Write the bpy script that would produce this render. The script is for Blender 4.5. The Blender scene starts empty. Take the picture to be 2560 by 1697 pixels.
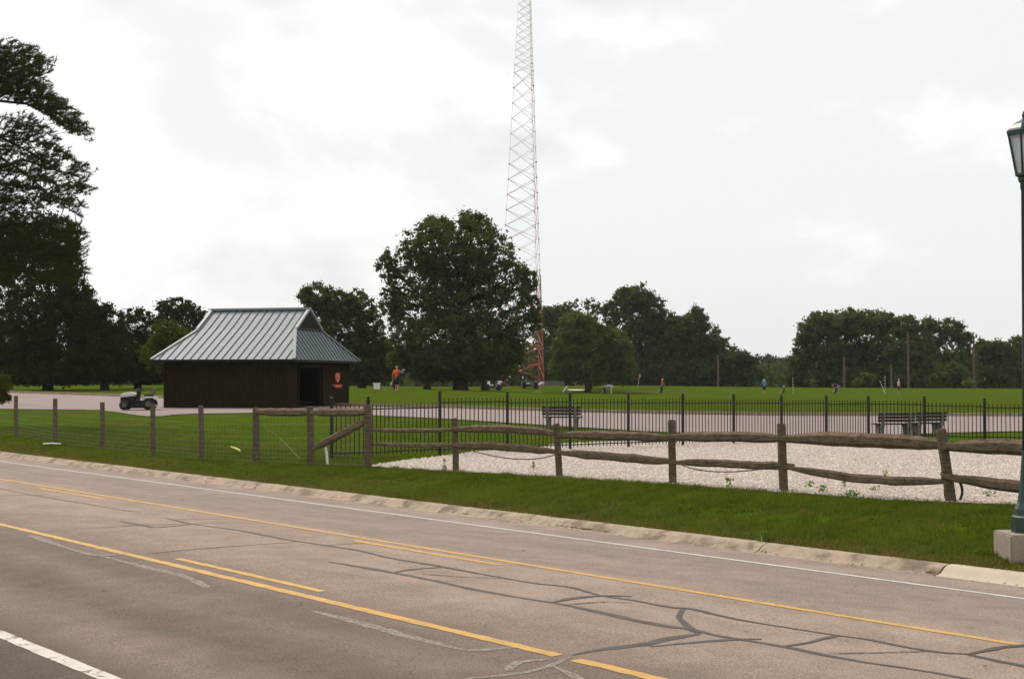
import bpy, bmesh, math, random
import numpy as np
from mathutils import Vector, Matrix
R = math.radians
random.seed(7); rng = np.random.default_rng(7)
scn = bpy.context.scene
COL = scn.collection

# ------------------------------------------------------------------ camera
W_, H_ = 2560.0, 1697.0           # working pixel grid of the photograph
F = 3555.0                        # 50 mm lens on 36 mm film
CAMZ = 2.3
YH = 945.0
PITCH = math.atan((YH - H_/2)/F)
cam_d = bpy.data.cameras.new('camera'); cam = bpy.data.objects.new('camera', cam_d)
COL.objects.link(cam); scn.camera = cam
cam_d.lens = 50.0; cam_d.sensor_width = 36.0; cam_d.sensor_fit = 'HORIZONTAL'
cam_d.clip_start = 0.1; cam_d.clip_end = 6000
cam.location = (0, 0, CAMZ); cam.rotation_euler = (R(90) + PITCH, 0, 0)

# ------------------------------------------------------------------ sky, sun, exposure
SUN_EL, SUN_AZ = R(50), R(-34)     # sun is ahead, to the left, behind thin cloud
world = bpy.data.worlds.new('World'); scn.world = world; world.use_nodes = True
nt = world.node_tree; nt.nodes.clear()
def wn(t, **k):
    n = nt.nodes.new(t)
    for a, b in k.items(): setattr(n, a, b)
    return n
def wl(a, b): nt.links.new(a, b)
out = wn('ShaderNodeOutputWorld'); bg = wn('ShaderNodeBackground'); bg.inputs[1].default_value = 0.1
sky = wn('ShaderNodeTexSky', sky_type='NISHITA', sun_disc=False)
sky.sun_elevation = SUN_EL; sky.sun_rotation = SUN_AZ
sky.air_density = 1.0; sky.dust_density = 3.0; sky.ozone_density = 1.0
tc = wn('ShaderNodeTexCoord')
mp = wn('ShaderNodeMapping'); mp.inputs['Scale'].default_value = (1, 1, 1.7); mp.inputs['Location'].default_value = (3.1, 0.4, 1.2)
wl(tc.outputs['Generated'], mp.inputs[0])
n1 = wn('ShaderNodeTexNoise'); n1.inputs['Scale'].default_value = 3.2; n1.inputs['Detail'].default_value = 12; n1.inputs['Roughness'].default_value = .52; n1.inputs['Distortion'].default_value = .25
wl(mp.outputs[0], n1.inputs[0])
n2 = wn('ShaderNodeTexNoise'); n2.inputs['Scale'].default_value = 6.5; n2.inputs['Detail'].default_value = 5; n2.inputs['Roughness'].default_value = .5
wl(mp.outputs[0], n2.inputs[0])
dotl = wn('ShaderNodeVectorMath', operation='DOT_PRODUCT'); wl(tc.outputs['Generated'], dotl.inputs[0])
_cd = Vector((-.30, .92, .25)).normalized(); dotl.inputs[1].default_value = tuple(_cd)
bank = wn('ShaderNodeMapRange', interpolation_type='SMOOTHSTEP'); wl(dotl.outputs['Value'], bank.inputs[0])
bank.inputs[1].default_value = .925; bank.inputs[2].default_value = 1.0; bank.inputs[3].default_value = -.03; bank.inputs[4].default_value = .11
addb = wn('ShaderNodeMath', operation='ADD'); wl(n1.outputs[0], addb.inputs[0]); wl(bank.outputs[0], addb.inputs[1])
cover = wn('ShaderNodeMapRange', interpolation_type='SMOOTHERSTEP'); wl(addb.outputs[0], cover.inputs[0])
cover.inputs[1].default_value = .495; cover.inputs[2].default_value = .58
belly = wn('ShaderNodeMapRange', interpolation_type='SMOOTHSTEP'); wl(n2.outputs[0], belly.inputs[0])
belly.inputs[1].default_value = .46; belly.inputs[2].default_value = .68
# thin veil: nishita blue mixed with white haze everywhere
veil = wn('ShaderNodeMix', data_type='RGBA'); veil.inputs[0].default_value = .92
wl(sky.outputs[0], veil.inputs[6]); veil.inputs[7].default_value = (9.02, 9.18, 9.28, 1)
cl = wn('ShaderNodeMix', data_type='RGBA'); wl(belly.outputs[0], cl.inputs[0])
cl.inputs[6].default_value = (10.3, 10.2, 10.0, 1); cl.inputs[7].default_value = (8.35, 8.22, 8.10, 1)
mixc = wn('ShaderNodeMix', data_type='RGBA'); wl(cover.outputs[0], mixc.inputs[0])
wl(veil.outputs[2], mixc.inputs[6]); wl(cl.outputs[2], mixc.inputs[7])
wl(mixc.outputs[2], bg.inputs[0]); wl(bg.outputs[0], out.inputs[0])

sd = bpy.data.lights.new('sun', 'SUN'); sun = bpy.data.objects.new('sun', sd); COL.objects.link(sun)
sd.energy = 2.6; sd.angle = R(24); sd.color = (1.0, .93, .84)
sv = Vector((math.sin(SUN_AZ)*math.cos(SUN_EL), math.cos(SUN_AZ)*math.cos(SUN_EL), math.sin(SUN_EL)))
sun.rotation_euler = (-sv).to_track_quat('-Z', 'Y').to_euler(); sun.location = sv*80
scn.view_settings.view_transform = 'Standard'; scn.view_settings.look = 'None'
scn.view_settings.exposure = 0.08; scn.view_settings.gamma = 1.0
scn.cycles.max_bounces = 6; scn.cycles.transparent_max_bounces = 8

# ------------------------------------------------------------------ geometry of the place
TH = math.atan(2830.0/F); CT, ST = math.cos(TH), math.sin(TH)
ROADROT = -(math.pi/2 - TH)
def rw(a, D, z=0.0):               # road frame (a along the road towards the right, D across it) -> world
    return Vector((a*ST + D*CT, -a*CT + D*ST, z))
def to_road(X, Y): return X*ST - Y*CT, X*CT + Y*ST
RP_D = [0.0, 1.9, 4.56, 7.69, 9.40, 11.12, 14.40, 15.58]
RP_Z = [-.12, -.12, -.08, 0.0, 0.02, 0.0, -.16, -.205]
def zroad(D): return np.interp(D, RP_D, RP_Z)
_cp = np.array([  # X, Y, z of the land, read from the photograph
 (7.4,24,.2),(3.2,28.3,.2),(-1.2,32,.2),(-3.4,33.5,.2),(-8,36.6,.2),(-14.7,45.8,.2),(-22,56,.25),(-2,40,.15),(6,46,.12),(13,52.2,.08),(17,49,.12),(26,50,.15),
 (-11.5,75,.66),(-18.8,77,.66),(-10,84.5,.72),(-28,80,.55),(-38,112,1.15),(3.5,73.5,.51),(26,72,.36),(45,72,.36),(4,59,.28),
 (-8.2,100,1.37),(-5,140,1.13),(-25,135,1.4),(-14,120,1.35),(3.7,190,.60),(18,196,.85),(20,192,.55),(34,180,.45),(46,170,.40),(62,170,.40),(80,170,.4),(-60,150,1.2),(20,120,.5),(40,115,.45),(5,120,.85),
 (-40,60,.4),(35,30,.2)])
def _k(d): return np.sqrt(d*d + 14.0**2)
_A = _k(np.linalg.norm(_cp[:, None, :2] - _cp[None, :, :2], axis=2))
_w = np.linalg.solve(_A + np.eye(len(_cp))*1e-3, _cp[:, 2] - .5)
def ss(x, a, b):
    t = np.clip((x-a)/(b-a), 0, 1); return t*t*(3-2*t)
def zfield(X, Y):
    X = np.asarray(X, float); Y = np.asarray(Y, float)
    Xc = np.clip(X, -60, 80); Yc = np.clip(Y, 18, 205)
    P = np.stack([Xc, Yc], -1)
    d = np.linalg.norm(P[..., None, :] - _cp[:, :2], axis=-1)
    z = .5 + (_k(d)*_w).sum(-1)
    fall = ss(Y, 198 - .0*X, 265)
    return z*(1-fall) + fall*(-2.6)
def zground(X, Y):
    X = np.asarray(X, float); Y = np.asarray(Y, float)
    D = X*CT + Y*ST
    zf = zfield(X, Y)
    w = ss(D, 15.0, 18.8); w0 = ss(15.82, 15.0, 18.8); w = np.clip((w-w0)/(1-w0), 0, 1)
    far = -.085 + w*(zf + .085)
    return np.where(D >= 15.82, far, np.where(D < 1.9, .03 + .45*ss(1.9-D, 0, 2.5), zroad(D) - .35))
def zsurf(X, Y):
    D = X*CT + Y*ST
    if 1.9 <= D < 15.82: return float(zroad(D))
    return float(zground(X, Y))
def ray(px, py):
    xc = (px - W_/2)/F; yc = (H_/2 - py)/F
    return Vector((xc, math.cos(PITCH) - yc*math.sin(PITCH), math.sin(PITCH) + yc*math.cos(PITCH)))
def P(px, py, d):                  # point seen at (px,py) standing at depth d
    v = ray(px, py); k = d/v.y
    return Vector((v.x*k, d, CAMZ + v.z*k))
def G(px, py, dmin=4.0):           # where the sight line meets the land
    v = ray(px, py); d0 = dmin; last = d0
    d = d0
    while d < 700:
        k = d/v.y; X = v.x*k; z = CAMZ + v.z*k
        if z <= zsurf(X, d):
            lo, hi = last, d
            for _ in range(28):
                m = (lo+hi)/2; k = m/v.y
                if CAMZ + v.z*k <= zsurf(v.x*k, m): hi = m
                else: lo = m
            k = hi/v.y; return Vector((v.x*k, hi, zsurf(v.x*k, hi)))
        last = d; d *= 1.012
    return P(px, py, 300)
def base(px, d):                   # ground point under column px at depth d
    X = (px - W_/2)*d/F
    return Vector((X, d, zsurf(X, d)))
def ppm(d): return F/d

# ------------------------------------------------------------------ materials
MATS = {}
def mat(name, col, rough=.8, var=.15, scale=8.0, bump=0.0, bscale=60.0, metal=0.0, spec=.3, detail=5, col2=None, stretch=None, extra=None, lo=.35, hi=.65):
    if name in MATS: return MATS[name]
    m = bpy.data.materials.new(name); m.use_nodes = True; t = m.node_tree; b = t.nodes['Principled BSDF']
    b.inputs['Roughness'].default_value = rough; b.inputs['Metallic'].default_value = metal
    b.inputs['Specular IOR Level'].default_value = spec
    tcn = t.nodes.new('ShaderNodeTexCoord'); src = tcn.outputs['Object']
    if stretch:
        mpn = t.nodes.new('ShaderNodeMapping'); mpn.inputs['Scale'].default_value = stretch
        t.links.new(src, mpn.inputs[0]); src = mpn.outputs[0]
    nz = t.nodes.new('ShaderNodeTexNoise'); nz.inputs['Scale'].default_value = scale; nz.inputs['Detail'].default_value = detail; nz.inputs['Roughness'].default_value = .6
    t.links.new(src, nz.inputs[0])
    cr = t.nodes.new('ShaderNodeValToRGB'); e = cr.color_ramp.elements
    c2 = col2 if col2 else tuple(min(1, c*(1+var)) for c in col); c1 = col if col2 else tuple(c*(1-var) for c in col)
    e[0].position = lo; e[0].color = (*c1, 1); e[1].position = hi; e[1].color = (*c2, 1)
    t.links.new(nz.outputs[0], cr.inputs[0])
    cout = cr.outputs[0]
    if extra: cout = extra(t, cout, tcn, nz)
    t.links.new(cout, b.inputs['Base Color'])
    if bump:
        n2 = t.nodes.new('ShaderNodeTexNoise'); n2.inputs['Scale'].default_value = bscale; n2.inputs['Detail'].default_value = 4
        t.links.new(src, n2.inputs[0])
        bp = t.nodes.new('ShaderNodeBump'); bp.inputs['Strength'].default_value = bump; bp.inputs['Distance'].default_value = .02
        t.links.new(n2.outputs[0], bp.inputs['Height']); t.links.new(bp.outputs[0], b.inputs['Normal'])
    MATS[name] = m; return m
def mixnode(t, fac, a, b, blend='MIX'):
    n = t.nodes.new('ShaderNodeMix'); n.data_type = 'RGBA'; n.blend_type = blend
    for s, v in ((0, fac), (6, a), (7, b)):
        if hasattr(v, 'node'): t.links.new(v, n.inputs[s])
        else: n.inputs[s].default_value = v if s == 0 else (*v, 1)
    return n.outputs[2]
def nnoise(t, vec, scale, detail=4, rough=.55):
    n = t.nodes.new('ShaderNodeTexNoise'); n.inputs['Scale'].default_value = scale; n.inputs['Detail'].default_value = detail; n.inputs['Roughness'].default_value = rough
    t.links.new(vec, n.inputs[0]); return n.outputs[0]
def mrange(t, v, a, b, c=0., d=1., smooth=True):
    n = t.nodes.new('ShaderNodeMapRange'); n.interpolation_type = 'SMOOTHSTEP' if smooth else 'LINEAR'
    t.links.new(v, n.inputs[0])
    for i, x in zip((1, 2, 3, 4), (a, b, c, d)): n.inputs[i].default_value = x
    return n.outputs[0]
def mapping(t, vec, s):
    n = t.nodes.new('ShaderNodeMapping'); n.inputs['Scale'].default_value = s; t.links.new(vec, n.inputs[0]); return n.outputs[0]

def asphalt_extra(t, c, tcn, nz):
    o = tcn.outputs['Object']
    sep = t.nodes.new('ShaderNodeSeparateXYZ'); t.links.new(o, sep.inputs[0])
    wob = nnoise(t, mapping(t, o, (.12, .6, 1)), 1.0, 3)
    def madd(a, b, k):
        n = t.nodes.new('ShaderNodeMath'); n.operation = 'MULTIPLY_ADD'; t.links.new(a, n.inputs[0]); n.inputs[1].default_value = k; t.links.new(b, n.inputs[2]); return n.outputs[0]
    yy = madd(wob, sep.outputs[1], .5)          # D + wobble(0..0.9), mean +0.45
    # lane tone: ramp across D (0..16)
    cr = t.nodes.new('ShaderNodeValToRGB'); cr.color_ramp.interpolation = 'B_SPLINE'
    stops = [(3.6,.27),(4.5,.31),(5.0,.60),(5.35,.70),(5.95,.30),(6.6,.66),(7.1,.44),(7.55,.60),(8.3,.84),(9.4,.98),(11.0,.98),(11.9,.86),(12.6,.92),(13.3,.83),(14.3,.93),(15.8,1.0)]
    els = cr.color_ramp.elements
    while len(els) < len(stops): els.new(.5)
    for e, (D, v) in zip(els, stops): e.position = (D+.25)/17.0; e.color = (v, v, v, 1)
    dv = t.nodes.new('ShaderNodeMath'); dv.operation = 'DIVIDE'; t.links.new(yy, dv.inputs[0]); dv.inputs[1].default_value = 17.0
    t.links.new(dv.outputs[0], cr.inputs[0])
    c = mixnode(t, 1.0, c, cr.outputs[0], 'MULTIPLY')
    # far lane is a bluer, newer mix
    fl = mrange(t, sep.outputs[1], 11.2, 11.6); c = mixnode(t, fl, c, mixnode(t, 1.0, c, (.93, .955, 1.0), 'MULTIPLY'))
    patch = mrange(t, nnoise(t, mapping(t, o, (.5, 1.3, 1)), .9, 5), .35, .7, .91, 1.09)
    n = t.nodes.new('ShaderNodeVectorMath'); n.operation = 'SCALE'; t.links.new(c, n.inputs[0]); t.links.new(patch, n.inputs['Scale']); c = n.outputs[0]
    spk = mrange(t, nnoise(t, o, 55, 3, .75), .33, .67, .62, 1.36)
    n = t.nodes.new('ShaderNodeVectorMath'); n.operation = 'SCALE'; t.links.new(c, n.inputs[0]); t.links.new(spk, n.inputs['Scale']); c = n.outputs[0]
    return c
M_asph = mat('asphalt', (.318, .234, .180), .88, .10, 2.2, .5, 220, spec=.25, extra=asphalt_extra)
def worn(t, c, tcn, nz):
    o = tcn.outputs['Object']
    w = mrange(t, nnoise(t, mapping(t, o, (3, 22, 1)), 1.5, 6, .7), .53, .66)
    return mixnode(t, w, c, (.22, .18, .15))
M_yel = mat('yellow_road_paint', (.52, .295, .072), .7, .12, 3, .2, 200, extra=worn)
M_wht = mat('white_road_paint', (.55, .50, .45), .7, .10, 3, .2, 200, extra=worn)
def wornw(t, c, tcn, nz):
    w = mrange(t, nnoise(t, tcn.outputs['Object'], 7, 6, .75), .56, .60)
    return mixnode(t, w, c, (.20, .165, .135))
M_wht2 = mat('cracked_white_road_paint', (.56, .50, .45), .75, .12, 4, .2, 200, extra=wornw)
M_tar = mat('tar_crack_seal', (.058, .045, .036), .62, .25, 5, .1, 80)
M_tar2 = mat('faded_tar_crack_seal', (.115, .100, .090), .7, .25, 5, .1, 80)
M_pale = mat('bleached_crack_seal', (.250, .208, .178), .8, .12, 6, .1, 80)
def concx(t, c, tcn, nz):
    o = tcn.outputs['Object']
    c = mixnode(t, mrange(t, nnoise(t, o, 2.3, 6, .65), .44, .62, 0, .9), c, (.15, .108, .072))
    return mixnode(t, mrange(t, nnoise(t, o, 45, 3, .7), .35, .75, 0, .45), c, (.20, .165, .13))
M_kerb = mat('weathered_kerb_concrete', (.40, .300, .215), .9, .14, 6, .4, 120, extra=concx)
M_kerb2 = mat('clean_kerb_concrete', (.50, .41, .315), .9, .07, 6, .3, 140)
M_pkerb = mat('path_kerb_concrete', (.30, .225, .15), .9, .2, 3, .3, 60)
M_conc = mat('plinth_concrete', (.31, .25, .20), .9, .12, 9, .5, 90)
def lawnx(t, c, tcn, nz):
    o = tcn.outputs['Object']
    c = mixnode(t, mrange(t, nnoise(t, o, .22, 5, .6), .50, .68, 0, .75), c, (.090, .072, .016))
    c = mixnode(t, mrange(t, nnoise(t, o, 1.9, 5, .65), .52, .74, 0, .6), c, (.050, .062, .008))
    c = mixnode(t, mrange(t, nnoise(t, mapping(t, o, (1, 1, 1)), 26, 3, .7), .38, .68, 0, .55), c, (.024, .040, .004))
    return c
M_lawn = mat('mown_lawn', (.066, .104, .007), .95, .22, .9, .8, 40, spec=0.0, extra=lawnx, detail=7)
def pathx(t, c, tcn, nz):
    o = tcn.outputs['Object']
    return mixnode(t, mrange(t, nnoise(t, mapping(t, o, (.3, 1.2, 1)), 1.2, 5, .6), .4, .75, 0, .5), c, (.22, .17, .15))
M_path = mat('pinkish_path_paving', (.255, .198, .176), .9, .08, 4, .3, 90, extra=pathx)
def gravx(t, c, tcn, nz):
    o = tcn.outputs['Object']
    v = t.nodes.new('ShaderNodeTexVoronoi'); v.inputs['Scale'].default_value = 36; t.links.new(o, v.inputs['Vector'])
    g = mrange(t, v.outputs['Distance'], .1, .6, 1.08, .62)
    n = t.nodes.new('ShaderNodeVectorMath'); n.operation = 'SCALE'; t.links.new(c, n.inputs[0]); t.links.new(g, n.inputs['Scale'])
    return mixnode(t, mrange(t, nnoise(t, o, 3.2, 6, .7), .50, .70, 0, .7), n.outputs[0], (.30, .22, .155))
M_gravel = mat('pale_crushed_gravel', (.53, .445, .38), .95, .10, 30, 1.0, 45, extra=gravx)
def stonex(t, c, tcn, nz):
    a = t.nodes.new('ShaderNodeAttribute'); a.attribute_name = 'rnd'
    return mixnode(t, mrange(t, a.outputs['Fac'], 0., 1., 0, 1, False), (.27, .21, .16), (.70, .61, .535))
M_stone = mat('gravel_stone', (.6, .5, .45), .95, .1, 30, extra=stonex)
def woodx(t, c, tcn, nz):
    o = tcn.outputs['Object']
    c = mixnode(t, mrange(t, nnoise(t, mapping(t, o, (2, 2, 14)), 2.4, 6, .7), .42, .68, 0, .8), c, (.060, .044, .028))
    return mixnode(t, mrange(t, nnoise(t, o, 1.1, 3), .5, .75, 0, .5), c, (.082, .075, .040))
M_rail = mat('weathered_split_rail', (.175, .130, .086), .95, .25, 9, .8, 35, spec=.05, extra=woodx, stretch=(1, 1, 1))
M_post = mat('grey_fence_post', (.140, .108, .076), .95, .22, 14, .8, 60, spec=.05, extra=woodx)
M_wire = mat('galvanised_wire', (.24, .24, .20), .7, .1, 5, metal=.2)
M_iron = mat('black_iron_paint', (.008, .009, .006), .55, .2, 20, spec=.4)
M_roof = mat('grey_green_roof_metal', (.114, .143, .146), .55, .10, 3, .05, 40, metal=0, spec=.35)
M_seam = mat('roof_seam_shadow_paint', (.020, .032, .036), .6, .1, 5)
M_trim = mat('roof_trim_metal', (.24, .26, .255), .5, .06, 4)
def sidex(t, c, tcn, nz):
    return mixnode(t, mrange(t, nnoise(t, mapping(t, tcn.outputs['Object'], (6, 6, .6)), 2.2, 5, .7), .4, .7, 0, .7), c, (.014, .0095, .0035))
M_wall = mat('brown_timber_siding', (.025, .0175, .007), .95, .15, 8, .3, 50, spec=.05, extra=sidex)
M_wall2 = mat('dark_brown_timber', (.020, .014, .007), .9, .15, 8)
M_dark = mat('dark_interior', (.012, .010, .006), .95, .1, 3)
M_louv = mat('louvre_timber', (.040, .027, .014), .85, .15, 8)
M_orange = mat('orange_sign_face', (.62, .085, .030), .6, .05, 5)
M_pink = mat('pale_pink_sign_print', (.66, .30, .24), .6, .05, 5)
M_dkred = mat('dark_red_sign_edge', (.20, .030, .018), .6, .05, 5)
M_black = mat('black_rubber', (.016, .016, .014), .75, .2, 12)
M_green = mat('dark_green_lamp_paint', (.008, .034, .028), .38, .15, 6, .05, 60, spec=.5)
M_white = mat('white_plastic', (.80, .78, .74), .6, .05, 5)
M_hood = mat('pale_mower_hood', (.68, .67, .62), .35, .06, 4, spec=.5)
M_seat = mat('worn_grey_vinyl', (.13, .105, .085), .7, .1, 8)
M_bench = mat('dark_brown_bench_slat', (.045, .032, .022), .85, .2, 10)
M_bconc = mat('bench_concrete', (.20, .17, .14), .95, .18, 10, .4, 70)
M_bark = mat('tree_bark', (.030, .023, .015), .95, .3, 6, .8, 20, stretch=(3, 3, .7))
M_pbark = mat('pine_bark', (.045, .032, .022), .95, .3, 6, .8, 20)
M_pole = mat('weathered_pole_timber', (.115, .082, .058), .9, .2, 5)
M_red = mat('tower_red_paint', (.36, .085, .055), .6, .08, 1)
M_twh = mat('tower_white_paint', (.74, .62, .58), .6, .08, 1)
M_grey = mat('grey_weathered_boards', (.13, .12, .11), .9, .2, 6)
M_skin = mat('skin', (.42, .22, .145), .6, .06, 20)
M_hair = mat('grey_hair', (.30, .27, .24), .8, .1, 30)
M_capw = mat('white_cap_cloth', (.72, .70, .66), .8, .05, 20)
M_capo = mat('orange_cap_cloth', (.72, .26, .06), .8, .05, 20)
M_shirt_o = mat('orange_shirt_cloth', (.62, .095, .030), .85, .08, 15)
M_shirt_w = mat('white_shirt_cloth', (.62, .61, .60), .85, .05, 15)
M_shirt_l = mat('pale_lilac_shirt_cloth', (.42, .42, .50), .85, .06, 15)
M_shirt_b = mat('blue_shirt_cloth', (.11, .20, .46), .85, .06, 15)
M_shirt_d = mat('dark_green_shirt_cloth', (.018, .028, .024), .85, .1, 15)
M_khaki = mat('khaki_cloth', (.26, .19, .12), .85, .08, 15)
M_navy = mat('dark_navy_cloth', (.022, .022, .028), .85, .1, 15)
M_maroon = mat('maroon_cloth', (.13, .05, .04), .85, .1, 15)
M_beige = mat('beige_trouser_cloth', (.50, .42, .34), .85, .06, 15)
M_shoe = mat('shoe_leather', (.30, .26, .22), .6, .1, 15)
M_bag = mat('black_golf_bag_cloth', (.022, .022, .025), .7, .1, 15)
M_chrome = mat('club_steel', (.55, .55, .55), .3, .05, 5, metal=.8)
M_sand = mat('bunker_sand', (.60, .50, .38), .95, .08, 5)
M_ygr = mat('yellow_green_paint', (.55, .60, .16), .7, .06, 6)
M_torch = mat('orange_flag_cloth', (.75, .30, .09), .8, .1, 15)
M_litter = mat('dry_leaf_litter', (.17, .085, .045), .95, .35, 40)
M_glass = bpy.data.materials.new('frosted_lamp_glass'); M_glass.use_nodes = True
_b = M_glass.node_tree.nodes['Principled BSDF']; _b.inputs['Base Color'].default_value = (.75, .78, .77, 1); _b.inputs['Roughness'].default_value = .45
_b.inputs['Transmission Weight'].default_value = .75; _b.inputs['IOR'].default_value = 1.2

def leafmat(name, dark, light, trans=.30):
    m = bpy.data.materials.new(name); m.use_nodes = True; t = m.node_tree; t.nodes.clear()
    o = t.nodes.new('ShaderNodeOutputMaterial'); d = t.nodes.new('ShaderNodeBsdfDiffuse'); tr = t.nodes.new('ShaderNodeBsdfTranslucent')
    mx = t.nodes.new('ShaderNodeMixShader'); mx.inputs[0].default_value = trans
    a = t.nodes.new('ShaderNodeAttribute'); a.attribute_name = 'rnd'
    tcn = t.nodes.new('ShaderNodeTexCoord')
    nz = nnoise(t, tcn.outputs['Object'], .45, 3)
    ad = t.nodes.new('ShaderNodeMath'); ad.operation = 'MULTIPLY_ADD'; t.links.new(nz, ad.inputs[0]); ad.inputs[1].default_value = .9; ad.inputs[2].default_value = -.45
    s = t.nodes.new('ShaderNodeMath'); s.operation = 'ADD'; s.use_clamp = True; t.links.new(a.outputs['Fac'], s.inputs[0]); t.links.new(ad.outputs[0], s.inputs[1])
    c = mixnode(t, s.outputs[0], dark, light)
    c2 = mixnode(t, .5, c, (light[0]*1.5, light[1]*1.6, light[2]*.9))
    t.links.new(c, d.inputs[0]); t.links.new(c2, tr.inputs[0])
    t.links.new(d.outputs[0], mx.inputs[1]); t.links.new(tr.outputs[0], mx.inputs[2]); t.links.new(mx.outputs[0], o.inputs[0])
    return m
L_oak = leafmat('oak_leaves', (.044, .056, .018), (.104, .136, .042))
L_mid = leafmat('maple_leaves', (.042, .054, .018), (.098, .128, .042))
L_dark = leafmat('dark_broadleaf', (.024, .025, .006), (.050, .050, .012), .15)
L_lite = leafmat('pale_green_leaves', (.060, .080, .022), (.118, .150, .042))
L_yell = leafmat('yellowish_leaves', (.058, .064, .010), (.115, .120, .016))
L_pine = leafmat('pine_needles', (.028, .034, .010), (.066, .076, .022), .2)
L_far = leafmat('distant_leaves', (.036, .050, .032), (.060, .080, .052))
L_grass = leafmat('grass_blades', (.032, .056, .005), (.145, .180, .026), .35)
L_dry = leafmat('dry_grass_blades', (.11, .080, .028), (.24, .17, .07), .3)
L_weed = leafmat('weed_leaves', (.060, .110, .018), (.125, .20, .040), .3)

# ------------------------------------------------------------------ mesh helpers
class MB:
    def __init__(s): s.v = []; s.f = []
    def add(s, vs, fs):
        n = len(s.v); s.v += [tuple(v) for v in vs]; s.f += [tuple(i+n for i in f) for f in fs]; return s
    def box(s, c, size, rot=None):
        x, y, z = (q/2 for q in size)
        vs = [Vector(p) for p in ((-x,-y,-z),(x,-y,-z),(x,y,-z),(-x,y,-z),(-x,-y,z),(x,-y,z),(x,y,z),(-x,y,z))]
        if rot is not None: vs = [rot @ v for v in vs]
        c = Vector(c)
        return s.add([v + c for v in vs], [(3,2,1,0),(4,5,6,7),(0,1,5,4),(1,2,6,5),(2,3,7,6),(3,0,4,7)])
    def beam(s, a, b, w, h, up=(0,0,1)):
        a = Vector(a); b = Vector(b); y = (b-a).normalized(); x = y.cross(Vector(up))
        if x.length < 1e-4: x = Vector((1,0,0))
        x.normalize(); z = x.cross(y)
        vs = [p + x*sx*w/2 + z*sz*h/2 for p in (a, b) for sx, sz in ((-1,-1),(1,-1),(1,1),(-1,1))]
        return s.add(vs, [(0,1,2,3),(7,6,5,4),(0,4,5,1),(1,5,6,2),(2,6,7,3),(3,7,4,0)])
    def tube(s, pts, rad, n=8, cap=True, sx=1.0):
        pts = [Vector(p) for p in pts]
        if not hasattr(rad, '__len__'): rad = [rad]*len(pts)
        vs = []; ref = None
        for i, p in enumerate(pts):
            d = (pts[min(i+1, len(pts)-1)] - pts[max(i-1, 0)]).normalized()
            if ref is None:
                ref = d.orthogonal().normalized() if abs(d.z) < .95 else Vector((1,0,0))
                if abs(d.z) < .7: ref = d.cross(Vector((0,0,1))).normalized()
            x = (ref - d*ref.dot(d)).normalized(); ref = x; y = d.cross(x)
            for k in range(n):
                a = 2*math.pi*(k+.5)/n; vs.append(p + (x*math.cos(a)*sx + y*math.sin(a))*rad[i])
        fs = []
        for i in range(len(pts)-1):
            for k in range(n):
                fs.append((i*n+k, i*n+(k+1) % n, (i+1)*n+(k+1) % n, (i+1)*n+k))
        if cap: fs.append(tuple(range(n))[::-1]); fs.append(tuple((len(pts)-1)*n+k for k in range(n)))
        return s.add(vs, fs)
    def lathe(s, c, prof, n=16, rot=0.0):
        c = Vector(c); vs = []
        for r, z in prof:
            for k in range(n):
                a = rot + 2*math.pi*k/n; vs.append(c + Vector((r*math.cos(a), r*math.sin(a), z)))
        m = len(prof); fs = [(i*n+k, i*n+(k+1) % n, (i+1)*n+(k+1) % n, (i+1)*n+k) for i in range(m-1) for k in range(n)]
        fs.append(tuple(range(n))[::-1]); fs.append(tuple((m-1)*n+k for k in range(n)))
        return s.add(vs, fs)
    def sphere(s, c, r, n=10, m=7, sc=(1,1,1), rot=None):
        c = Vector(c); vs = []; 
        for i in range(m+1):
            t = math.pi*i/m
            for k in range(n):
                a = 2*math.pi*k/n; v = Vector((math.sin(t)*math.cos(a)*sc[0], math.sin(t)*math.sin(a)*sc[1], math.cos(t)*sc[2]))*r
                vs.append(c + (rot @ v if rot is not None else v))
        fs = [(i*n+k, (i+1)*n+k, (i+1)*n+(k+1) % n, i*n+(k+1) % n) for i in range(m) for k in range(n)]
        return s.add(vs, fs)
    def prism(s, poly, ext):          # poly: 3D points, ext: vector
        poly = [Vector(p) for p in poly]; e = Vector(ext); n = len(poly)
        return s.add(poly + [p + e for p in poly], [tuple(range(n))[::-1], tuple(range(n, 2*n))] + [(i, (i+1) % n, n+(i+1) % n, n+i) for i in range(n)])
    def mesh(s, name, m, o=(0,0,0), smooth=False):
        me = bpy.data.meshes.new(name); o = Vector(o)
        me.from_pydata([Vector(v) - o for v in s.v], [], s.f); me.materials.append(m)
        bm = bmesh.new(); bm.from_mesh(me); bmesh.ops.remove_doubles(bm, verts=bm.verts, dist=1e-5); bmesh.ops.recalc_face_normals(bm, faces=bm.faces); bm.to_mesh(me); bm.free()
        if smooth: me.polygons.foreach_set('use_smooth', [True]*len(me.polygons))
        return me
def origin_of(o):
    v = Vector((0,0,0))
    while o is not None: v = v + Vector(o.location); o = o.parent
    return v
def link(name, me, parent=None, loc=(0,0,0)):
    o = bpy.data.objects.new(name, me); COL.objects.link(o); o.location = loc
    if parent is not None: o.parent = parent
    return o
def part(name, mb, m, parent, smooth=False):        # mb in world coordinates
    return link(name, mb.mesh(name, m, origin_of(parent), smooth), parent)
def thing(name, label, cat, loc, group=None):
    e = bpy.data.objects.new(name, None); COL.objects.link(e); e.location = loc; e.empty_display_size = .2
    e['label'] = label; e['category'] = cat
    if group: e['group'] = group
    return e
def single(name, mb, m, label, cat, loc=(0,0,0), group=None, smooth=False):
    o = link(name, mb.mesh(name, m, loc, smooth), None, loc); o['label'] = label; o['category'] = cat
    if group: o['group'] = group
    return o
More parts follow.
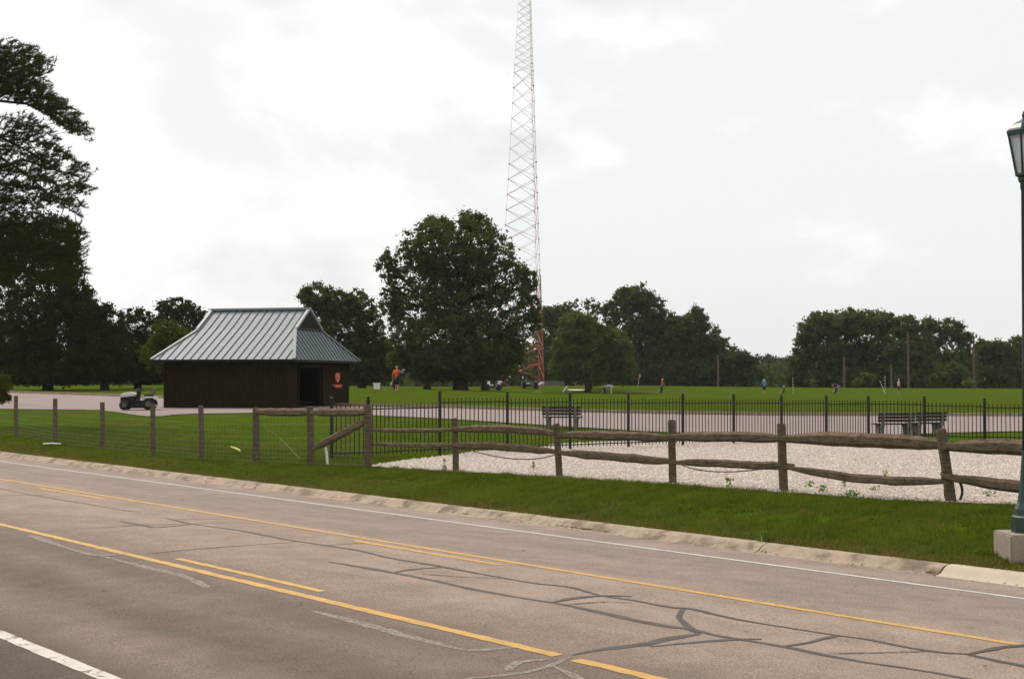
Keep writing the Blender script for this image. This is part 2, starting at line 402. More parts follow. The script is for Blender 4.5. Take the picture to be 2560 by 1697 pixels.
def arrmesh(name, V, Fq, m, rnd=None, o=(0,0,0), smooth=False):
    V = np.asarray(V, np.float32) - np.asarray(o, np.float32); Fq = np.asarray(Fq, np.int32); k = Fq.shape[1]
    me = bpy.data.meshes.new(name); me.vertices.add(len(V)); me.vertices.foreach_set('co', V.ravel())
    me.loops.add(Fq.size); me.loops.foreach_set('vertex_index', Fq.ravel())
    me.polygons.add(len(Fq)); me.polygons.foreach_set('loop_start', np.arange(0, Fq.size, k, dtype=np.int32))
    try: me.polygons.foreach_set('loop_total', np.full(len(Fq), k, np.int32))
    except Exception: pass
    if rnd is not None:
        a = me.attributes.new('rnd', 'FLOAT', 'POINT'); a.data.foreach_set('value', np.asarray(rnd, np.float32))
    if smooth: me.polygons.foreach_set('use_smooth', np.ones(len(Fq), bool))
    me.materials.append(m); me.update(); me.validate(); return me
def struct(o, kind='structure'): o['kind'] = kind; return o
def gridmesh(name, rows, m, smooth=True):            # rows: list of lists of points, all same length
    V = [p for r in rows for p in r]; n = len(rows[0])
    Fq = [(i*n+j, i*n+j+1, (i+1)*n+j+1, (i+1)*n+j) for i in range(len(rows)-1) for j in range(n-1)]
    me = arrmesh(name, [tuple(v) for v in V], Fq, m, smooth=smooth)
    if len(me.polygons) and sum(p.normal.z for p in list(me.polygons)[:20]) < 0: me.flip_normals()
    return me

# ------------------------------------------------------------------ ground sheet
def spaced(a, b, step, grow, far):
    xs = list(np.arange(a, b, step)); s = step; x = b
    while x < far: xs.append(x); s *= grow; x += s
    xs.append(far); return xs
Dl = [-1500, -700, -300, -120, -50, -20, -8, -3, -1, 0, .8, 1.4, 1.88, 1.9, 3, 9, 15.80, 15.82] + list(np.arange(16.0, 20.0, .3)) + spaced(20, 150, 1.2, 1.18, 2500)
al = [-x for x in spaced(0, 230, 1.6, 1.2, 2500)][::-1][:-1] + spaced(0, 30, 1.6, 1.2, 2500)
DD, AA = np.meshgrid(np.array(Dl), np.array(al), indexing='ij')
XX = AA*ST + DD*CT; YY = -AA*CT + DD*ST
ZZ = zground(XX.ravel(), YY.ravel()).reshape(XX.shape)
n = DD.shape[1]; idx = np.arange(DD.size).reshape(DD.shape)
Fq = np.stack([idx[:-1, :-1], idx[:-1, 1:], idx[1:, 1:], idx[1:, :-1]], -1).reshape(-1, 4)
gm = arrmesh('ground', np.stack([XX, YY, ZZ], -1).reshape(-1, 3), Fq, M_lawn, smooth=True)
if gm.polygons[len(gm.polygons)//2].normal.z < 0: gm.flip_normals()
ground = struct(link('ground', gm))

# ------------------------------------------------------------------ road, markings, kerb (in the road's own frame)
def road_obj(name, me, parent=None):
    o = link(name, me, parent)
    if parent is None: o.rotation_euler = (0, 0, ROADROT)
    return o
def strip(name, D0, D1, a0, a1, dz, m, parent, jitter=.012, step=.35):
    k = max(2, int((a1-a0)/step)); rows = [[], []]
    for i in range(k+1):
        a = a0 + (a1-a0)*i/k
        for r, D in ((0, D0), (1, D1)):
            Dj = D + random.uniform(-jitter, jitter); rows[r].append((a, Dj, float(zroad(Dj)) + dz))
    return road_obj(name, gridmesh(name, rows, m, False), parent)
Ds = sorted(set(list(np.linspace(1.9, 15.58, 40)) + RP_D[1:])); As = list(np.linspace(-320, 120, 90))
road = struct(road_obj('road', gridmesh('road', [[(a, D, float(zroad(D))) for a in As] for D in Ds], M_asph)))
def rpx(px, py): g = G(px, py); return to_road(g.x, g.y)
LW = .115
strip('edge_line', 14.40-.055, 14.40+.055, -300, 60, .004, M_wht, road, .004)
strip('yellow_line', 11.12-.06, 11.12+.06, -300, 60, .004, M_yel, road, .006)
ac = rpx(1432, 1640)[0]
strip('yellow_line', 7.69-.062, 7.69+.062, -300, ac-.10, .004, M_yel, road, .010, .12)
strip('yellow_line', 7.69-.062, 7.69+.062, ac+.12, 60, .004, M_yel, road, .010, .12)
strip('edge_line', 4.56-.075, 4.56+.075, -300, 60, .004, M_wht2, road, .006, .15)
def dashes(p0, p1, D, n0, n1):
    a0 = rpx(*p0)[0]; a1 = rpx(*p1)[0]
    for k in range(n0, n1+1): strip('lane_dash', D-.055, D+.055, a0+k*12.2, a1+k*12.2, .004, M_yel, road, .007, .2)
dashes((444, 1396), (810, 1478), 7.69+.30, -6, 2)
dashes((888, 1351), (1261, 1411), 11.12-.30, -6, 2)
def crack(pts, w, m, dz=.006):
    q = [rpx(*p) for p in pts]; fine = []
    for i in range(len(q)-1):
        L = math.hypot(q[i+1][0]-q[i][0], q[i+1][1]-q[i][1]); k = max(3, int(L/.10))
        m0, m1, m2, m3 = q[max(0, i-1)], q[i], q[i+1], q[min(len(q)-1, i+2)]
        for j in range(k):
            t = j/k; fine.append(tuple(.5*(2*m1[c]+(m2[c]-m0[c])*t+(2*m0[c]-5*m1[c]+4*m2[c]-m3[c])*t*t+(3*m1[c]-m0[c]-3*m2[c]+m3[c])*t**3) for c in (0, 1)))
    fine.append(q[-1]); rows = [[], []]; N = len(fine)
    for i, (a, D) in enumerate(fine):
        p = fine[max(0, i-1)]; r = fine[min(N-1, i+1)]; dx, dy = r[0]-p[0], r[1]-p[1]; l = math.hypot(dx, dy) or 1
        tap = .5 + .5*min(1, i/3, (N-1-i)/3); wv = .85 + .35*math.sin(i*.23 + len(pts)*1.7)*math.sin(i*.071 + w*90); off = .01*math.sin(i*.31)
        for s, row in ((-1, rows[0]), (1, rows[1])):
            ww = w*.5*tap*wv*random.uniform(.72, 1.28); aa = a - dy/l*(s*ww+off); DDv = D + dx/l*(s*ww+off); row.append((aa, DDv, float(zroad(DDv)) + dz))
    road_obj('tar_seal', gridmesh('tar_seal', rows, m, False), road)
CR = [
 ([(-60,1206),(0,1221),(76,1236),(190,1255),(296,1273),(350,1280)], .07, 1), ([(-60,1240),(0,1239),(76,1237),(112,1238)], .09, 2),
 ([(256,1318),(372,1312),(482,1309),(592,1305)], .08, 2), ([(300,1303),(363,1314),(393,1318),(478,1311)], .08, 1),
 ([(414,1295),(478,1309),(592,1325),(727,1350),(773,1357),(822,1365),(898,1376),(983,1396),(1110,1417),(1245,1442),(1329,1457),(1427,1468),(1507,1489),(1575,1499),(1676,1518),(1728,1522),(1843,1547),(1983,1571),(2082,1587),(2166,1598),(2288,1621),(2375,1632),(2428,1634)], .065, 1),
 ([(2428,1634),(2504,1619),(2560,1613),(2640,1605)], .10, 1), ([(423,1299),(571,1297)], .06, 2),
 ([(363,1384),(507,1371),(634,1361),(744,1354)], .07, 1), ([(820,1363),(909,1357)], .08, 1),
 ([(822,1404),(983,1431),(1076,1449),(1173,1471),(1300,1493),(1380,1506),(1422,1514),(1537,1539),(1659,1563),(1731,1573),(1785,1587),(1858,1600),(1964,1617),(2040,1632),(2154,1653),(2269,1670),(2421,1697),(2520,1716)], .085, 1),
 ([(983,1431),(1042,1422),(1114,1418)], .10, 1), ([(1034,1432),(1152,1442),(1258,1445)], .05, 2),
 ([(1380,1506),(1439,1495),(1515,1489),(1579,1491)], .09, 1), ([(1414,1512),(1498,1505),(1579,1507)], .06, 2),
 ([(1710,1520),(1695,1542),(1722,1567),(1748,1584)], .11, 1), ([(1431,1637),(1498,1624),(1608,1611),(1668,1597),(1744,1584)], .12, 1),
 ([(1625,1616),(1785,1602),(1903,1597)], .08, 1), ([(2421,1636),(2478,1649),(2560,1665),(2620,1678)], .13, 1),
 ([(1964,1615),(2025,1606),(2071,1594),(2097,1588)], .12, 1), ([(2071,1634),(2192,1632),(2326,1628)], .06, 2), ([(1480,1350),(1560,1348),(1640,1345)], .03, 2),
 ([(780,1527),(886,1554),(1017,1588),(1131,1618),(1169,1626)], .11, 3), ([(1169,1626),(1240,1622),(1300,1617)], .12, 3),
 ([(1160,1697),(1287,1685),(1372,1666),(1422,1643)], .11, 3), ([(1270,1676),(1300,1656),(1372,1648)], .12, 3), ([(1385,1665),(1430,1690),(1480,1720)], .10, 3),
 ([(72,1339),(160,1367),(237,1388),(321,1384)], .14, 3), ([(325,1411),(359,1405)], .14, 3), ([(254,1390),(338,1411),(448,1437),(520,1468)], .12, 3)]
for i_, (pts, w, k) in enumerate(CR): crack(pts, w, (None, M_tar, M_tar2, M_pale)[k], .0025 + .0006*(i_ % 7))
for m_, lo_, hi_ in ((M_tar, .30, .44), (M_tar2, .38, .56), (M_pale, .30, .56)):
    t = m_.node_tree; b_ = t.nodes['Principled BSDF']; o_ = t.nodes['Material Output']; tr_ = t.nodes.new('ShaderNodeBsdfTransparent'); mx_ = t.nodes.new('ShaderNodeMixShader')
    tcn = t.nodes.new('ShaderNodeTexCoord'); t.links.new(mrange(t, nnoise(t, tcn.outputs['Object'], 26, 6, .75), lo_, hi_), mx_.inputs[0])
    t.links.new(tr_.outputs[0], mx_.inputs[1]); t.links.new(b_.outputs[0], mx_.inputs[2]); t.links.new(mx_.outputs[0], o_.inputs[0])
# kerb: a mountable kerb cast in lengths with open joints
kerb = struct(road_obj('kerb', gridmesh('kerb', [[(a, D, z) for a in (-320, -100, 120)] for D, z in ((15.60, -.30), (15.84, -.30))], M_kerb)))
prof = [(15.43, -.2005), (15.52, -.197), (15.58, -.172), (15.64, -.125), (15.70, -.092), (15.78, -.080), (15.86, -.080), (15.86, -.26)]
aj = rpx(2378, 1432)[0]; av = aj
joints = [aj + 3.05*k for k in range(-60, 8)]
for k in range(len(joints)-1):
    jw = .012 if abs(joints[k]-aj) < .1 or abs(joints[k+1]-aj) < .1 else .003; a0, a1 = joints[k]+jw, joints[k+1]-jw; dz = random.uniform(-.004, .004)
    new = joints[k] >= aj - .01
    ns = 10; rows = []
    for D, z in prof:
        rows.append([(a0+(a1-a0)*i/ns, D + (0 if new else random.uniform(-.03, .015) if D < 15.5 else random.uniform(-.004, .004)), z + dz + .003*(D < 15.55) + (0 if new else random.uniform(-.0025, .0025))) for i in range(ns+1)])
    o = road_obj('kerb_stone', gridmesh('kerb_stone', rows, M_kerb2 if new else M_kerb), kerb)
    if new and k == 60: o['label'] = 'clean newer kerb length beside the lamp'

# ------------------------------------------------------------------ path and its far kerb, gravel yard
def polyline(pts, n):
    pts = [Vector(p) for p in pts]; L = [0]
    for i in range(1, len(pts)): L.append(L[-1] + (pts[i]-pts[i-1]).length)
    outp = []
    for i in range(n):
        s = L[-1]*i/(n-1); k = max(j for j in range(len(L)) if L[j] <= s + 1e-9); k = min(k, len(pts)-2)
        outp.append(pts[k].lerp(pts[k+1], (s-L[k])/max(1e-9, L[k+1]-L[k])))
    return outp
def xline(pts, xs):       # resample a pixel polyline at columns xs
    px = [p[0] for p in pts]; py = [p[1] for p in pts]; return [(x, float(np.interp(x, px, py))) for x in xs]
xs = list(np.linspace(-500, 3000, 90))
near = [G(*p) for p in xline([(-500,1019),(0,1023),(256,1026),(320,1036),(383,1044),(450,1036),(640,1033),(880,1037),(1100,1047),(1270,1058),(1424,1068),(1600,1079),(1800,1087),(2000,1091),(2200,1089),(2310,1085),(2450,1081),(2700,1077),(3000,1074)], xs)]
farp = [G(*p) for p in xline([(-500,966),(40,983),(160,987),(300,992),(420,997),(880,1017),(1100,1021),(1270,1026),(1450,1032),(1700,1037),(1900,1040),(2200,1041),(2560,1042),(3000,1042)], xs)]
rows = []
for i in range(15):
    r = []
    for a, b in zip(near, farp):
        q = a.lerp(b, i/14); r.append((q.x, q.y, float(zground(q.x, q.y)) + .035))
    rows.append(r)
path = struct(link('path', gridmesh('path', rows, M_path)))
kf = MB(); kp = struct(link('path_kerb', gridmesh('path_kerb', [[(p.x, p.y+o_, p.z+.02) for p in farp] for o_ in (.02, .26)], M_kerb)))
for i in range(len(farp)-1):
    a, b = farp[i], farp[i+1]
    if (b-a).length < .05: continue
    m_ = MB(); n_ = max(1, int((b-a).length/3))
    for j in range(n_):
        p0 = a.lerp(b, j/n_ + .003); p1 = a.lerp(b, (j+1)/n_ - .003)
        q = MB().beam(p0 + Vector((0, .16, .075)), p1 + Vector((0, .16, .075)), .26, .24)
        link('kerb_stone', q.mesh('kerb_stone', M_pkerb), kp)
gnear_px = [(920,1168),(1140,1181),(1400,1196),(1680,1213),(1960,1233),(2200,1250),(2375,1259),(2560,1263),(2800,1272)]
gfar_px = [(920,1166),(1010,1152),(1100,1142),(1200,1129),(1310,1119),(1420,1109),(1560,1103),(1700,1103),(1900,1105),(2100,1106),(2300,1110),(2560,1112),(2800,1112)]
xs = list(np.linspace(920, 2800, 70)); gn = [G(*p) for p in xline(gnear_px, xs)]; gf = [G(*p) for p in xline(gfar_px, xs)]
rows = []
for i in range(13):
    r = []
    for j, (a, b) in enumerate(zip(gn, gf)):
        q = a.lerp(b, i/12)
        if i in (0, 12) and j > 0: q = q + Vector((random.uniform(-.1, .1), random.uniform(-.14, .14), 0))
        r.append((q.x, q.y, float(zground(q.x, q.y)) + .022))
    rows.append(r)
gravel = struct(link('gravel_yard', gridmesh('gravel_yard', rows, M_gravel)))
GPOLY = np.array([(p.x, p.y) for p in gn] + [(p.x, p.y) for p in gf[::-1]])
def inside(X, Y, poly):
    c = np.zeros(X.shape, bool); n = len(poly)
    for i in range(n):
        x0, y0 = poly[i]; x1, y1 = poly[(i+1) % n]
        m = ((y0 > Y) != (y1 > Y)); xi = (x1-x0)*(Y-y0)/((y1-y0) if y1 != y0 else 1e-9) + x0
        c ^= m & (X < xi)
    return c
# loose stones lying over the yard
def stones(N):
    X = rng.uniform(GPOLY[:, 0].min(), GPOLY[:, 0].max(), N*4); Y = rng.uniform(GPOLY[:, 1].min(), GPOLY[:, 1].max(), N*4)
    keep = inside(X, Y, GPOLY) & (np.abs(X/Y) < .40); X, Y = X[keep], Y[keep]
    pr = np.clip((30/np.maximum(Y, 1))**2, 0, 1); k = rng.random(len(X)) < pr; X, Y = X[k][:N], Y[k][:N]
    n = len(X); Z = zground(X, Y) + .022
    b = np.array([(1,0,0),(0,1,0),(-1,0,0),(0,-1,0),(0,0,.7),(0,0,-.5)], float)
    s = rng.uniform(.008, .024, n)*rng.choice([1, 1, 1, 1.5], n)
    sc = rng.uniform(.6, 1.4, (n, 6, 3)); ang = rng.uniform(0, 6.28, n)
    V = b[None]*sc*s[:, None, None]; c, s_ = np.cos(ang)[:, None], np.sin(ang)[:, None]
    x = V[..., 0]*c - V[..., 1]*s_; y = V[..., 0]*s_ + V[..., 1]*c
    V = np.stack([x + X[:, None], y + Y[:, None], V[..., 2] + Z[:, None] + .3*s[:, None]], -1).reshape(-1, 3)
    f = np.array([(0,1,4),(1,2,4),(2,3,4),(3,0,4)]); Fq = (f[None] + 6*np.arange(n)[:, None, None]).reshape(-1, 3)
    return arrmesh('loose_stones', V, Fq, M_stone, np.repeat(rng.random(n)**.8, 6))
o = struct(link('loose_stones', stones(48000), gravel), 'stuff')

# ------------------------------------------------------------------ grass blades
def blades(X, Y, h, w, lean=.5):
    n = len(X); Z = zground(X, Y); a = rng.uniform(0, 2*np.pi, n); hh = h*rng.uniform(.5, 1.35, n); ww = w*rng.uniform(.7, 1.3, n)
    la = rng.uniform(0, 2*np.pi, n); ln = hh*lean*rng.random(n)
    dx, dy = np.cos(a)*ww/2, np.sin(a)*ww/2
    V = np.empty((n, 3, 3)); V[:, 0] = np.stack([X-dx, Y-dy, Z-.01], -1); V[:, 1] = np.stack([X+dx, Y+dy, Z-.01], -1)
    V[:, 2] = np.stack([X+np.cos(la)*ln, Y+np.sin(la)*ln, Z+hh], -1)
    return V.reshape(-1, 3), np.arange(3*n).reshape(-1, 3), np.repeat(rng.random(n), 3)
def scatter_rd(N, a0, a1, D0, D1):
    a = rng.uniform(a0, a1, N); D = rng.uniform(D0, D1, N); return a*ST + D*CT, -a*CT + D*ST
X1, Y1 = scatter_rd(420000, -52, -4, 15.83, 21.5)
vis = (np.abs(X1/Y1) < .40) & ~inside(X1, Y1, GPOLY); X1, Y1 = X1[vis], Y1[vis]
k = rng.random(len(X1)) < np.clip((27/Y1)**1.3, 0, 1); X1, Y1 = X1[k], Y1[k]
clump = np.sin(X1*3.1+1)*np.sin(Y1*2.7)+np.sin(X1*7.3-Y1*5.1)*.6+np.sin(X1*1.3+Y1*1.9)*.8
hh = .055 + .022*np.clip(clump, -1.5, 2)
V, Fq, rn = blades(X1, Y1, hh, .013); big = np.sin(X1*.9+2)*np.sin(Y1*.73+1)+.7*np.sin(X1*2.1-Y1*1.7); rn = np.clip(rn*.55 + .15*np.repeat(clump, 3) + .16*np.repeat(big, 3) + .10, 0, 1)
struct(link('verge_grass', arrmesh('verge_grass', V, Fq, L_grass, rn)), 'stuff')
XT, YT = scatter_rd(2600, -48, -4, 15.9, 20.5); kt = (np.abs(XT/YT) < .4) & ~inside(XT, YT, GPOLY); XT, YT = XT[kt], YT[kt]
rad_ = rng.uniform(.04, .16, len(XT)); NB = 34; ca = rng.uniform(0, 6.28, (len(XT), NB)); cr_ = rad_[:, None]*np.sqrt(rng.random((len(XT), NB)))
XB = (XT[:, None] + cr_*np.cos(ca)).ravel(); YB = (YT[:, None] + cr_*np.sin(ca)).ravel(); kb = (XB*CT + YB*ST) > 15.80
hb_ = np.repeat(rng.uniform(.045, .10, len(XT)), NB); rt_ = np.repeat(rng.random(len(XT)), NB)
V, Fq, rn = blades(XB[kb], YB[kb], hb_[kb], .015, 1.0); struct(link('tuft_grass', arrmesh('tuft_grass', V, Fq, L_grass, np.clip(rn*.35 + .65*np.repeat(rt_[kb], 3) - .05, 0, 1))), 'stuff')
X2, Y2 = scatter_rd(100000, -52, -4, 15.80, 17.0); D2 = X2*CT + Y2*ST
k = (rng.random(len(X2)) < np.exp(-(D2-15.8)/.30)*.95 + .14) & (np.abs(X2/Y2) < .4); X2, Y2 = X2[k], Y2[k]
X4, Y4 = scatter_rd(90000, -52, -4, 16.0, 21.5); pt = np.sin(X4*1.7+.5)*np.sin(Y4*1.9+2)+.8*np.sin(X4*3.9+Y4*2.3)
k = (pt > .45) & (np.abs(X4/Y4) < .4) & ~inside(X4, Y4, GPOLY) & (rng.random(len(X4)) < .75); X2 = np.concatenate([X2, X4[k]]); Y2 = np.concatenate([Y2, Y4[k]])
V, Fq, rn = blades(X2, Y2, .055, .014, 1.2); struct(link('dry_grass', arrmesh('dry_grass', V, Fq, L_dry, rn)), 'stuff')
X3, Y3 = scatter_rd(200000, -60, -4, 18.5, 40)
k = (np.abs(X3/Y3) < .38) & ~inside(X3, Y3, GPOLY) & (Y3 < 58) & (rng.random(len(X3)) < np.clip((34/Y3)**2, 0, 1)); X3, Y3 = X3[k], Y3[k]
V, Fq, rn = blades(X3, Y3, .06, .022, .8); struct(link('lawn_grass', arrmesh('lawn_grass', V, Fq, L_grass, rn*.8)), 'stuff')
# leaf litter along the kerb and on the verge
def litter(pts):
    V = []; Fq = []; 
    for (x, y, z) in pts:
        s = random.uniform(.010, .036); a = random.uniform(0, 6.28); t = random.uniform(-.4, .9); n0 = len(V)
        for q in ((-1, 0), (0, -.5), (1, 0), (0, .5)):
            u = q[0]*math.cos(a)-q[1]*math.sin(a); v = q[0]*math.sin(a)+q[1]*math.cos(a)
            V.append((x+u*s, y+v*s, z+.004+abs(u)*s*max(0, t)))
        Fq.append((n0, n0+1, n0+2, n0+3))
    return arrmesh('leaf_litter', V, Fq, M_litter)
pts = []
for (px, py, spr, cnt) in [(1465,1324,1.0,260),(1490,1323,.25,120),(125,1151,.8,110),(240,1163,.25,40),(245,1164,.2,30),(375,1182,.3,30),(480,1196,.5,30),(540,1204,.6,60),(660,1220,.15,25),(860,1246,.3,25),(1187,1284,.12,40),(1925,1378,.6,40),(2356,1430,.1,40)]:
    a, D = rpx(px, py)
    for _ in range(cnt):
        aa = a + random.gauss(0, spr*.4); d2 = min(15.57, D + random.gauss(0, .06)); w = rw(aa, d2); pts.append((w.x, w.y, float(zroad(d2)) + random.random()*.02 + .004))
for _ in range(500):
    a = random.uniform(-50, -5); D = 15.55 - abs(random.gauss(0, .10)); w = rw(a, D); pts.append((w.x, w.y, float(zroad(D)) + .004))
for _ in range(170):
    a = random.uniform(-40, -5); D = random.uniform(3.5, 15); w = rw(a, D); pts.append((w.x, w.y, float(zroad(D)) + .003))
for _ in range(260):
    t_ = random.random(); i = random.randrange(len(gn)-1); q = gn[i].lerp(gn[i+1], t_) + Vector((random.uniform(-.1,.1), random.uniform(-.15,.35), 0)); pts.append((q.x, q.y, float(zground(q.x, q.y)) + .05))
struct(link('leaf_litter', litter(pts)), 'stuff')

# ------------------------------------------------------------------ trees
def leaf_cloud(centers, radii, per, ls, up=.35, droop=0.0):
    C = np.repeat(np.asarray(centers), per, 0); Rr = np.repeat(np.asarray(radii), per)
    n = len(C); d = rng.normal(size=(n, 3)); d /= np.linalg.norm(d, axis=1)[:, None]
    p = C + d*(Rr*np.minimum(np.abs(rng.normal(0, .72, n)), 1.45))[:, None]*np.array([1, 1, .8])
    if droop: p[:, 2] -= droop*rng.random(n)*Rr
    nr = rng.normal(size=(n, 3)) + np.array([0, 0, up]) + d*.5; nr /= np.linalg.norm(nr, axis=1)[:, None]
    t = np.cross(nr, rng.normal(size=(n, 3))); t /= np.linalg.norm(t, axis=1)[:, None]; b = np.cross(nr, t)
    s = (ls*rng.uniform(.6, 1.35, n))[:, None]
    V = np.stack([p - t*s*.62, p - b*s*.36 + nr*s*.06, p + t*s*.62, p + b*s*.36 + nr*s*.06], 1).reshape(-1, 3)
    cr = np.repeat(rng.random(len(centers)), per)
    r = np.clip(.45*rng.random(n) + .55*cr, 0, 1)
    return V, np.arange(4*n).reshape(-1, 4), np.repeat(r, 4)
def tree(name, label, d, trunk_px, r0, blobs, lm, ls=None, cov=2.2, group=None, gap=.12, up=.35, droop=0.0, forks=5, hole=None, trunk_top=None, bark=None):
    b = base(trunk_px, d); root = thing(name, label, 'tree' if name != 'shrub' else 'shrub', b, group)
    ls = ls or .0016*d; k = d/F; cents = []; rads = []; tips = []
    for bl in blobs:
        cx, cy, rx, ry = bl[:4]; dz = bl[4] if len(bl) > 4 else random.uniform(-.35, .35)*rx*k
        c = P(cx, cy, d) + Vector((0, dz, 0)); a, bb, e = rx*k, .85*rx*k, ry*k; tips.append((c, min(a, e)))
        clr = max(ls*1.7, .20*min(a, e))
        area = 4*math.pi*((a*e + a*bb + bb*e)/3); nc = max(14, int(area/(clr*clr*2.2)))
        v = rng.normal(size=(nc, 3)); v /= np.linalg.norm(v, axis=1)[:, None]
        rr = np.where(rng.random(nc) < .72, rng.uniform(.74, 1.0, nc), rng.uniform(.2, .76, nc))
        ph = np.sin(v[:, 0]*5+cx)*np.sin(v[:, 1]*6+cy)*np.sin(v[:, 2]*5.3)    # uneven outline
        q = np.array(c) + v*rr[:, None]*np.array([a, bb, e])*(1+.16*ph[:, None])
        keep = rng.random(nc) > gap
        keep &= q[:, 2] > b.z + .6
        if hole:
            for (hx, hy, hr) in hole:
                pxl = W_/2 + q[:, 0]/q[:, 1]*F; pyl = YH - (q[:, 2]-CAMZ)/q[:, 1]*F
                keep &= ~(((pxl-hx)**2 + (pyl-hy)**2 < hr*hr) & (rng.random(nc) < .72))
        cents.append(q[keep]); rads.append(np.full(keep.sum(), clr)*rng.uniform(.7, 1.25, keep.sum()))
    cents = np.concatenate(cents); rads = np.concatenate(rads)
    per = max(5, int(cov*4*math.pi*np.mean(rads)**2/(ls*ls)*.55)); per = min(per, 75)
    V, Fq, rn = leaf_cloud(cents, rads, per, ls, up, droop)
    # trunk and limbs
    tr = MB(); top = max(t[0].z for t in tips); tx = sum(t[0].x for t in tips)/len(tips)
    h = (trunk_top or .55)*(top - b.z); ax = [b + Vector((0, 0, -.3)), b + Vector((0, 0, .25)), b + Vector((0, 0, h*.35)), b + Vector(((tx-b.x)*.25, 0, h*.7)), b + Vector(((tx-b.x)*.5, 0, h))]
    tr.tube(ax, [r0*1.5, r0*1.12, r0*.9, r0*.7, r0*.42], 9)
    trunk = part('trunk', tr, bark or M_bark, root, True)
    lb = MB()
    for c, rr_ in tips:
        s = ax[2].lerp(ax[4], random.uniform(.0, 1.0)); m_ = s.lerp(c, .5) + Vector((random.uniform(-.1, .1)*rr_, random.uniform(-.1, .1)*rr_, .12*rr_))
        lb.tube([s, m_, c], [r0*.36, r0*.24, r0*.10], 5)
        for _ in range(forks):
            e2 = c + Vector((random.uniform(-.75, .75), random.uniform(-.75, .75), random.uniform(-.3, .85)))*rr_
            lb.tube([m_.lerp(c, random.uniform(.2, .9)), m_.lerp(e2, .6), e2], [r0*.16, r0*.1, r0*.04], 4)
    part('limbs', lb, bark or M_bark, root, True)
    link('crown', arrmesh('crown', V, Fq, lm, rn, b), root)
    return root

tree('oak_tree', 'large round-crowned oak in front of the red tower', 140, 1152, .68,
     [(1140,610,118,74),(1060,640,62,62),(1205,640,85,72),(1265,715,72,66),(1055,735,100,85),(1150,745,125,110),(1035,835,68,85),(1255,815,88,80),(1150,850,120,75),(973,665,28,40),(985,755,32,58),(1318,715,28,42),(1335,790,22,50),(1110,905,90,35),(1220,895,80,40),(1095,570,42,34),(1185,565,45,32),(1150,800,150,110),(1140,690,95,85),(1275,870,40,50),(1250,920,50,28),(1080,930,70,22),(1180,930,80,20),(1010,900,45,35)],
     L_oak, hole=[(1128,672,11),(1138,695,8),(1290,705,13),(1256,705,9),(1140,738,7),(1085,752,7),(1240,760,8),(1330,735,10)], cov=1.35, gap=.12)
tree('maple_tree', 'dark maple between the shed roof and the large oak', 155, 905, .42,
     [(798,748,48,44),(845,765,50,40),(890,775,52,48),(930,830,40,60),(850,845,90,75),(790,835,45,85),(900,885,80,65),(820,900,70,55),(765,740,20,28),(900,935,90,34),(800,940,80,28),(950,900,40,50)], L_mid, hole=[(790,735,9),(850,745,8)])
tree('maple_tree', 'round tree with sky gaps above the left end of the shed', 175, 455, .38,
     [(450,778,48,32),(492,792,26,36),(412,790,36,36),(455,830,60,42),(440,880,70,50)], L_dark, hole=[(425,790,8),(465,800,9),(485,775,7),(500,815,8)], gap=.25)
tree('maple_tree', 'yellow-green rounded tree behind the left eave of the shed', 118, 430, .2,
     [(420,838,42,38),(450,860,42,38),(400,880,50,45),(455,905,45,45)], L_yell)
tree('evergreen_tree', 'dark evergreen beside the left yellow-green tree', 128, 345, .3, [(345,828,52,58),(330,890,65,60),(385,880,48,55),(360,920,70,40),(350,948,80,22)], L_dark, up=.1, group='dark trees on the left')
tree('evergreen_tree', 'dark evergreen sloping down from the tall pine group', 120, 262, .34, [(272,822,48,58),(240,860,70,70),(285,890,60,60),(225,800,40,55),(250,920,80,40)], L_dark, up=.1, group='dark trees on the left')
tree('evergreen_tree', 'tall dark evergreen rising under the leaning pine', 122, 120, .42,
     [(120,600,72,70),(165,660,36,60),(90,690,100,90),(175,745,62,72),(120,800,115,80),(205,800,48,70),(225,830,40,60),(110,890,130,75),(100,940,130,30),(210,930,80,34),(180,600,20,35),(30,610,70,70)], L_dark, up=.1, hole=[(108,618,9),(140,625,8),(130,670,9),(150,600,7)], group='dark trees on the left')
tree('evergreen_tree', 'dark evergreen cut by the left picture edge', 124, -40, .42, [(-20,640,90,100),(-10,760,100,100),(20,860,100,90),(-50,900,110,70)], L_dark, up=.1, group='dark trees on the left')
tree('shrub', 'yellow-tipped shrub at the left edge by the first wire post', 58, -12, .05, [(2,962,30,26),(-15,985,40,26),(10,995,20,12)], L_yell, ls=.07, cov=1.6)
# right of the tower
tree('maple_tree', 'dark tree peeping between the tower and the pale willow', 259, 1385, .4, [(1372,790,38,28),(1405,800,38,38),(1390,850,60,70),(1400,920,70,50),(1370,930,40,36)], L_mid)
tree('maple_tree', 'thin open-topped tree behind the pale willow', 232, 1455, .25, [(1437,770,16,26),(1470,765,22,24),(1492,778,18,22),(1460,810,36,26)], L_mid, gap=.45, cov=.9)
tree('maple_tree', 'tallest jagged tree right of the pale willow', 240, 1600, .5,
     [(1565,755,40,35),(1600,750,42,36),(1630,775,34,34),(1535,785,35,32),(1645,815,40,45),(1590,820,75,60),(1600,890,85,75),(1570,740,20,20),(1620,738,14,18),(1660,870,60,60),(1640,930,90,45),(1560,930,80,40),(1680,840,40,45)], L_mid, gap=.25)
tree('willow_tree', 'pale green drooping willow right of the red tower', 188, 1470, .4,
     [(1465,832,60,46),(1426,860,48,52),(1520,862,58,50),(1414,905,40,48),(1470,900,80,58),(1545,905,48,50),(1440,800,40,20)], L_lite, droop=.8, gap=.1)
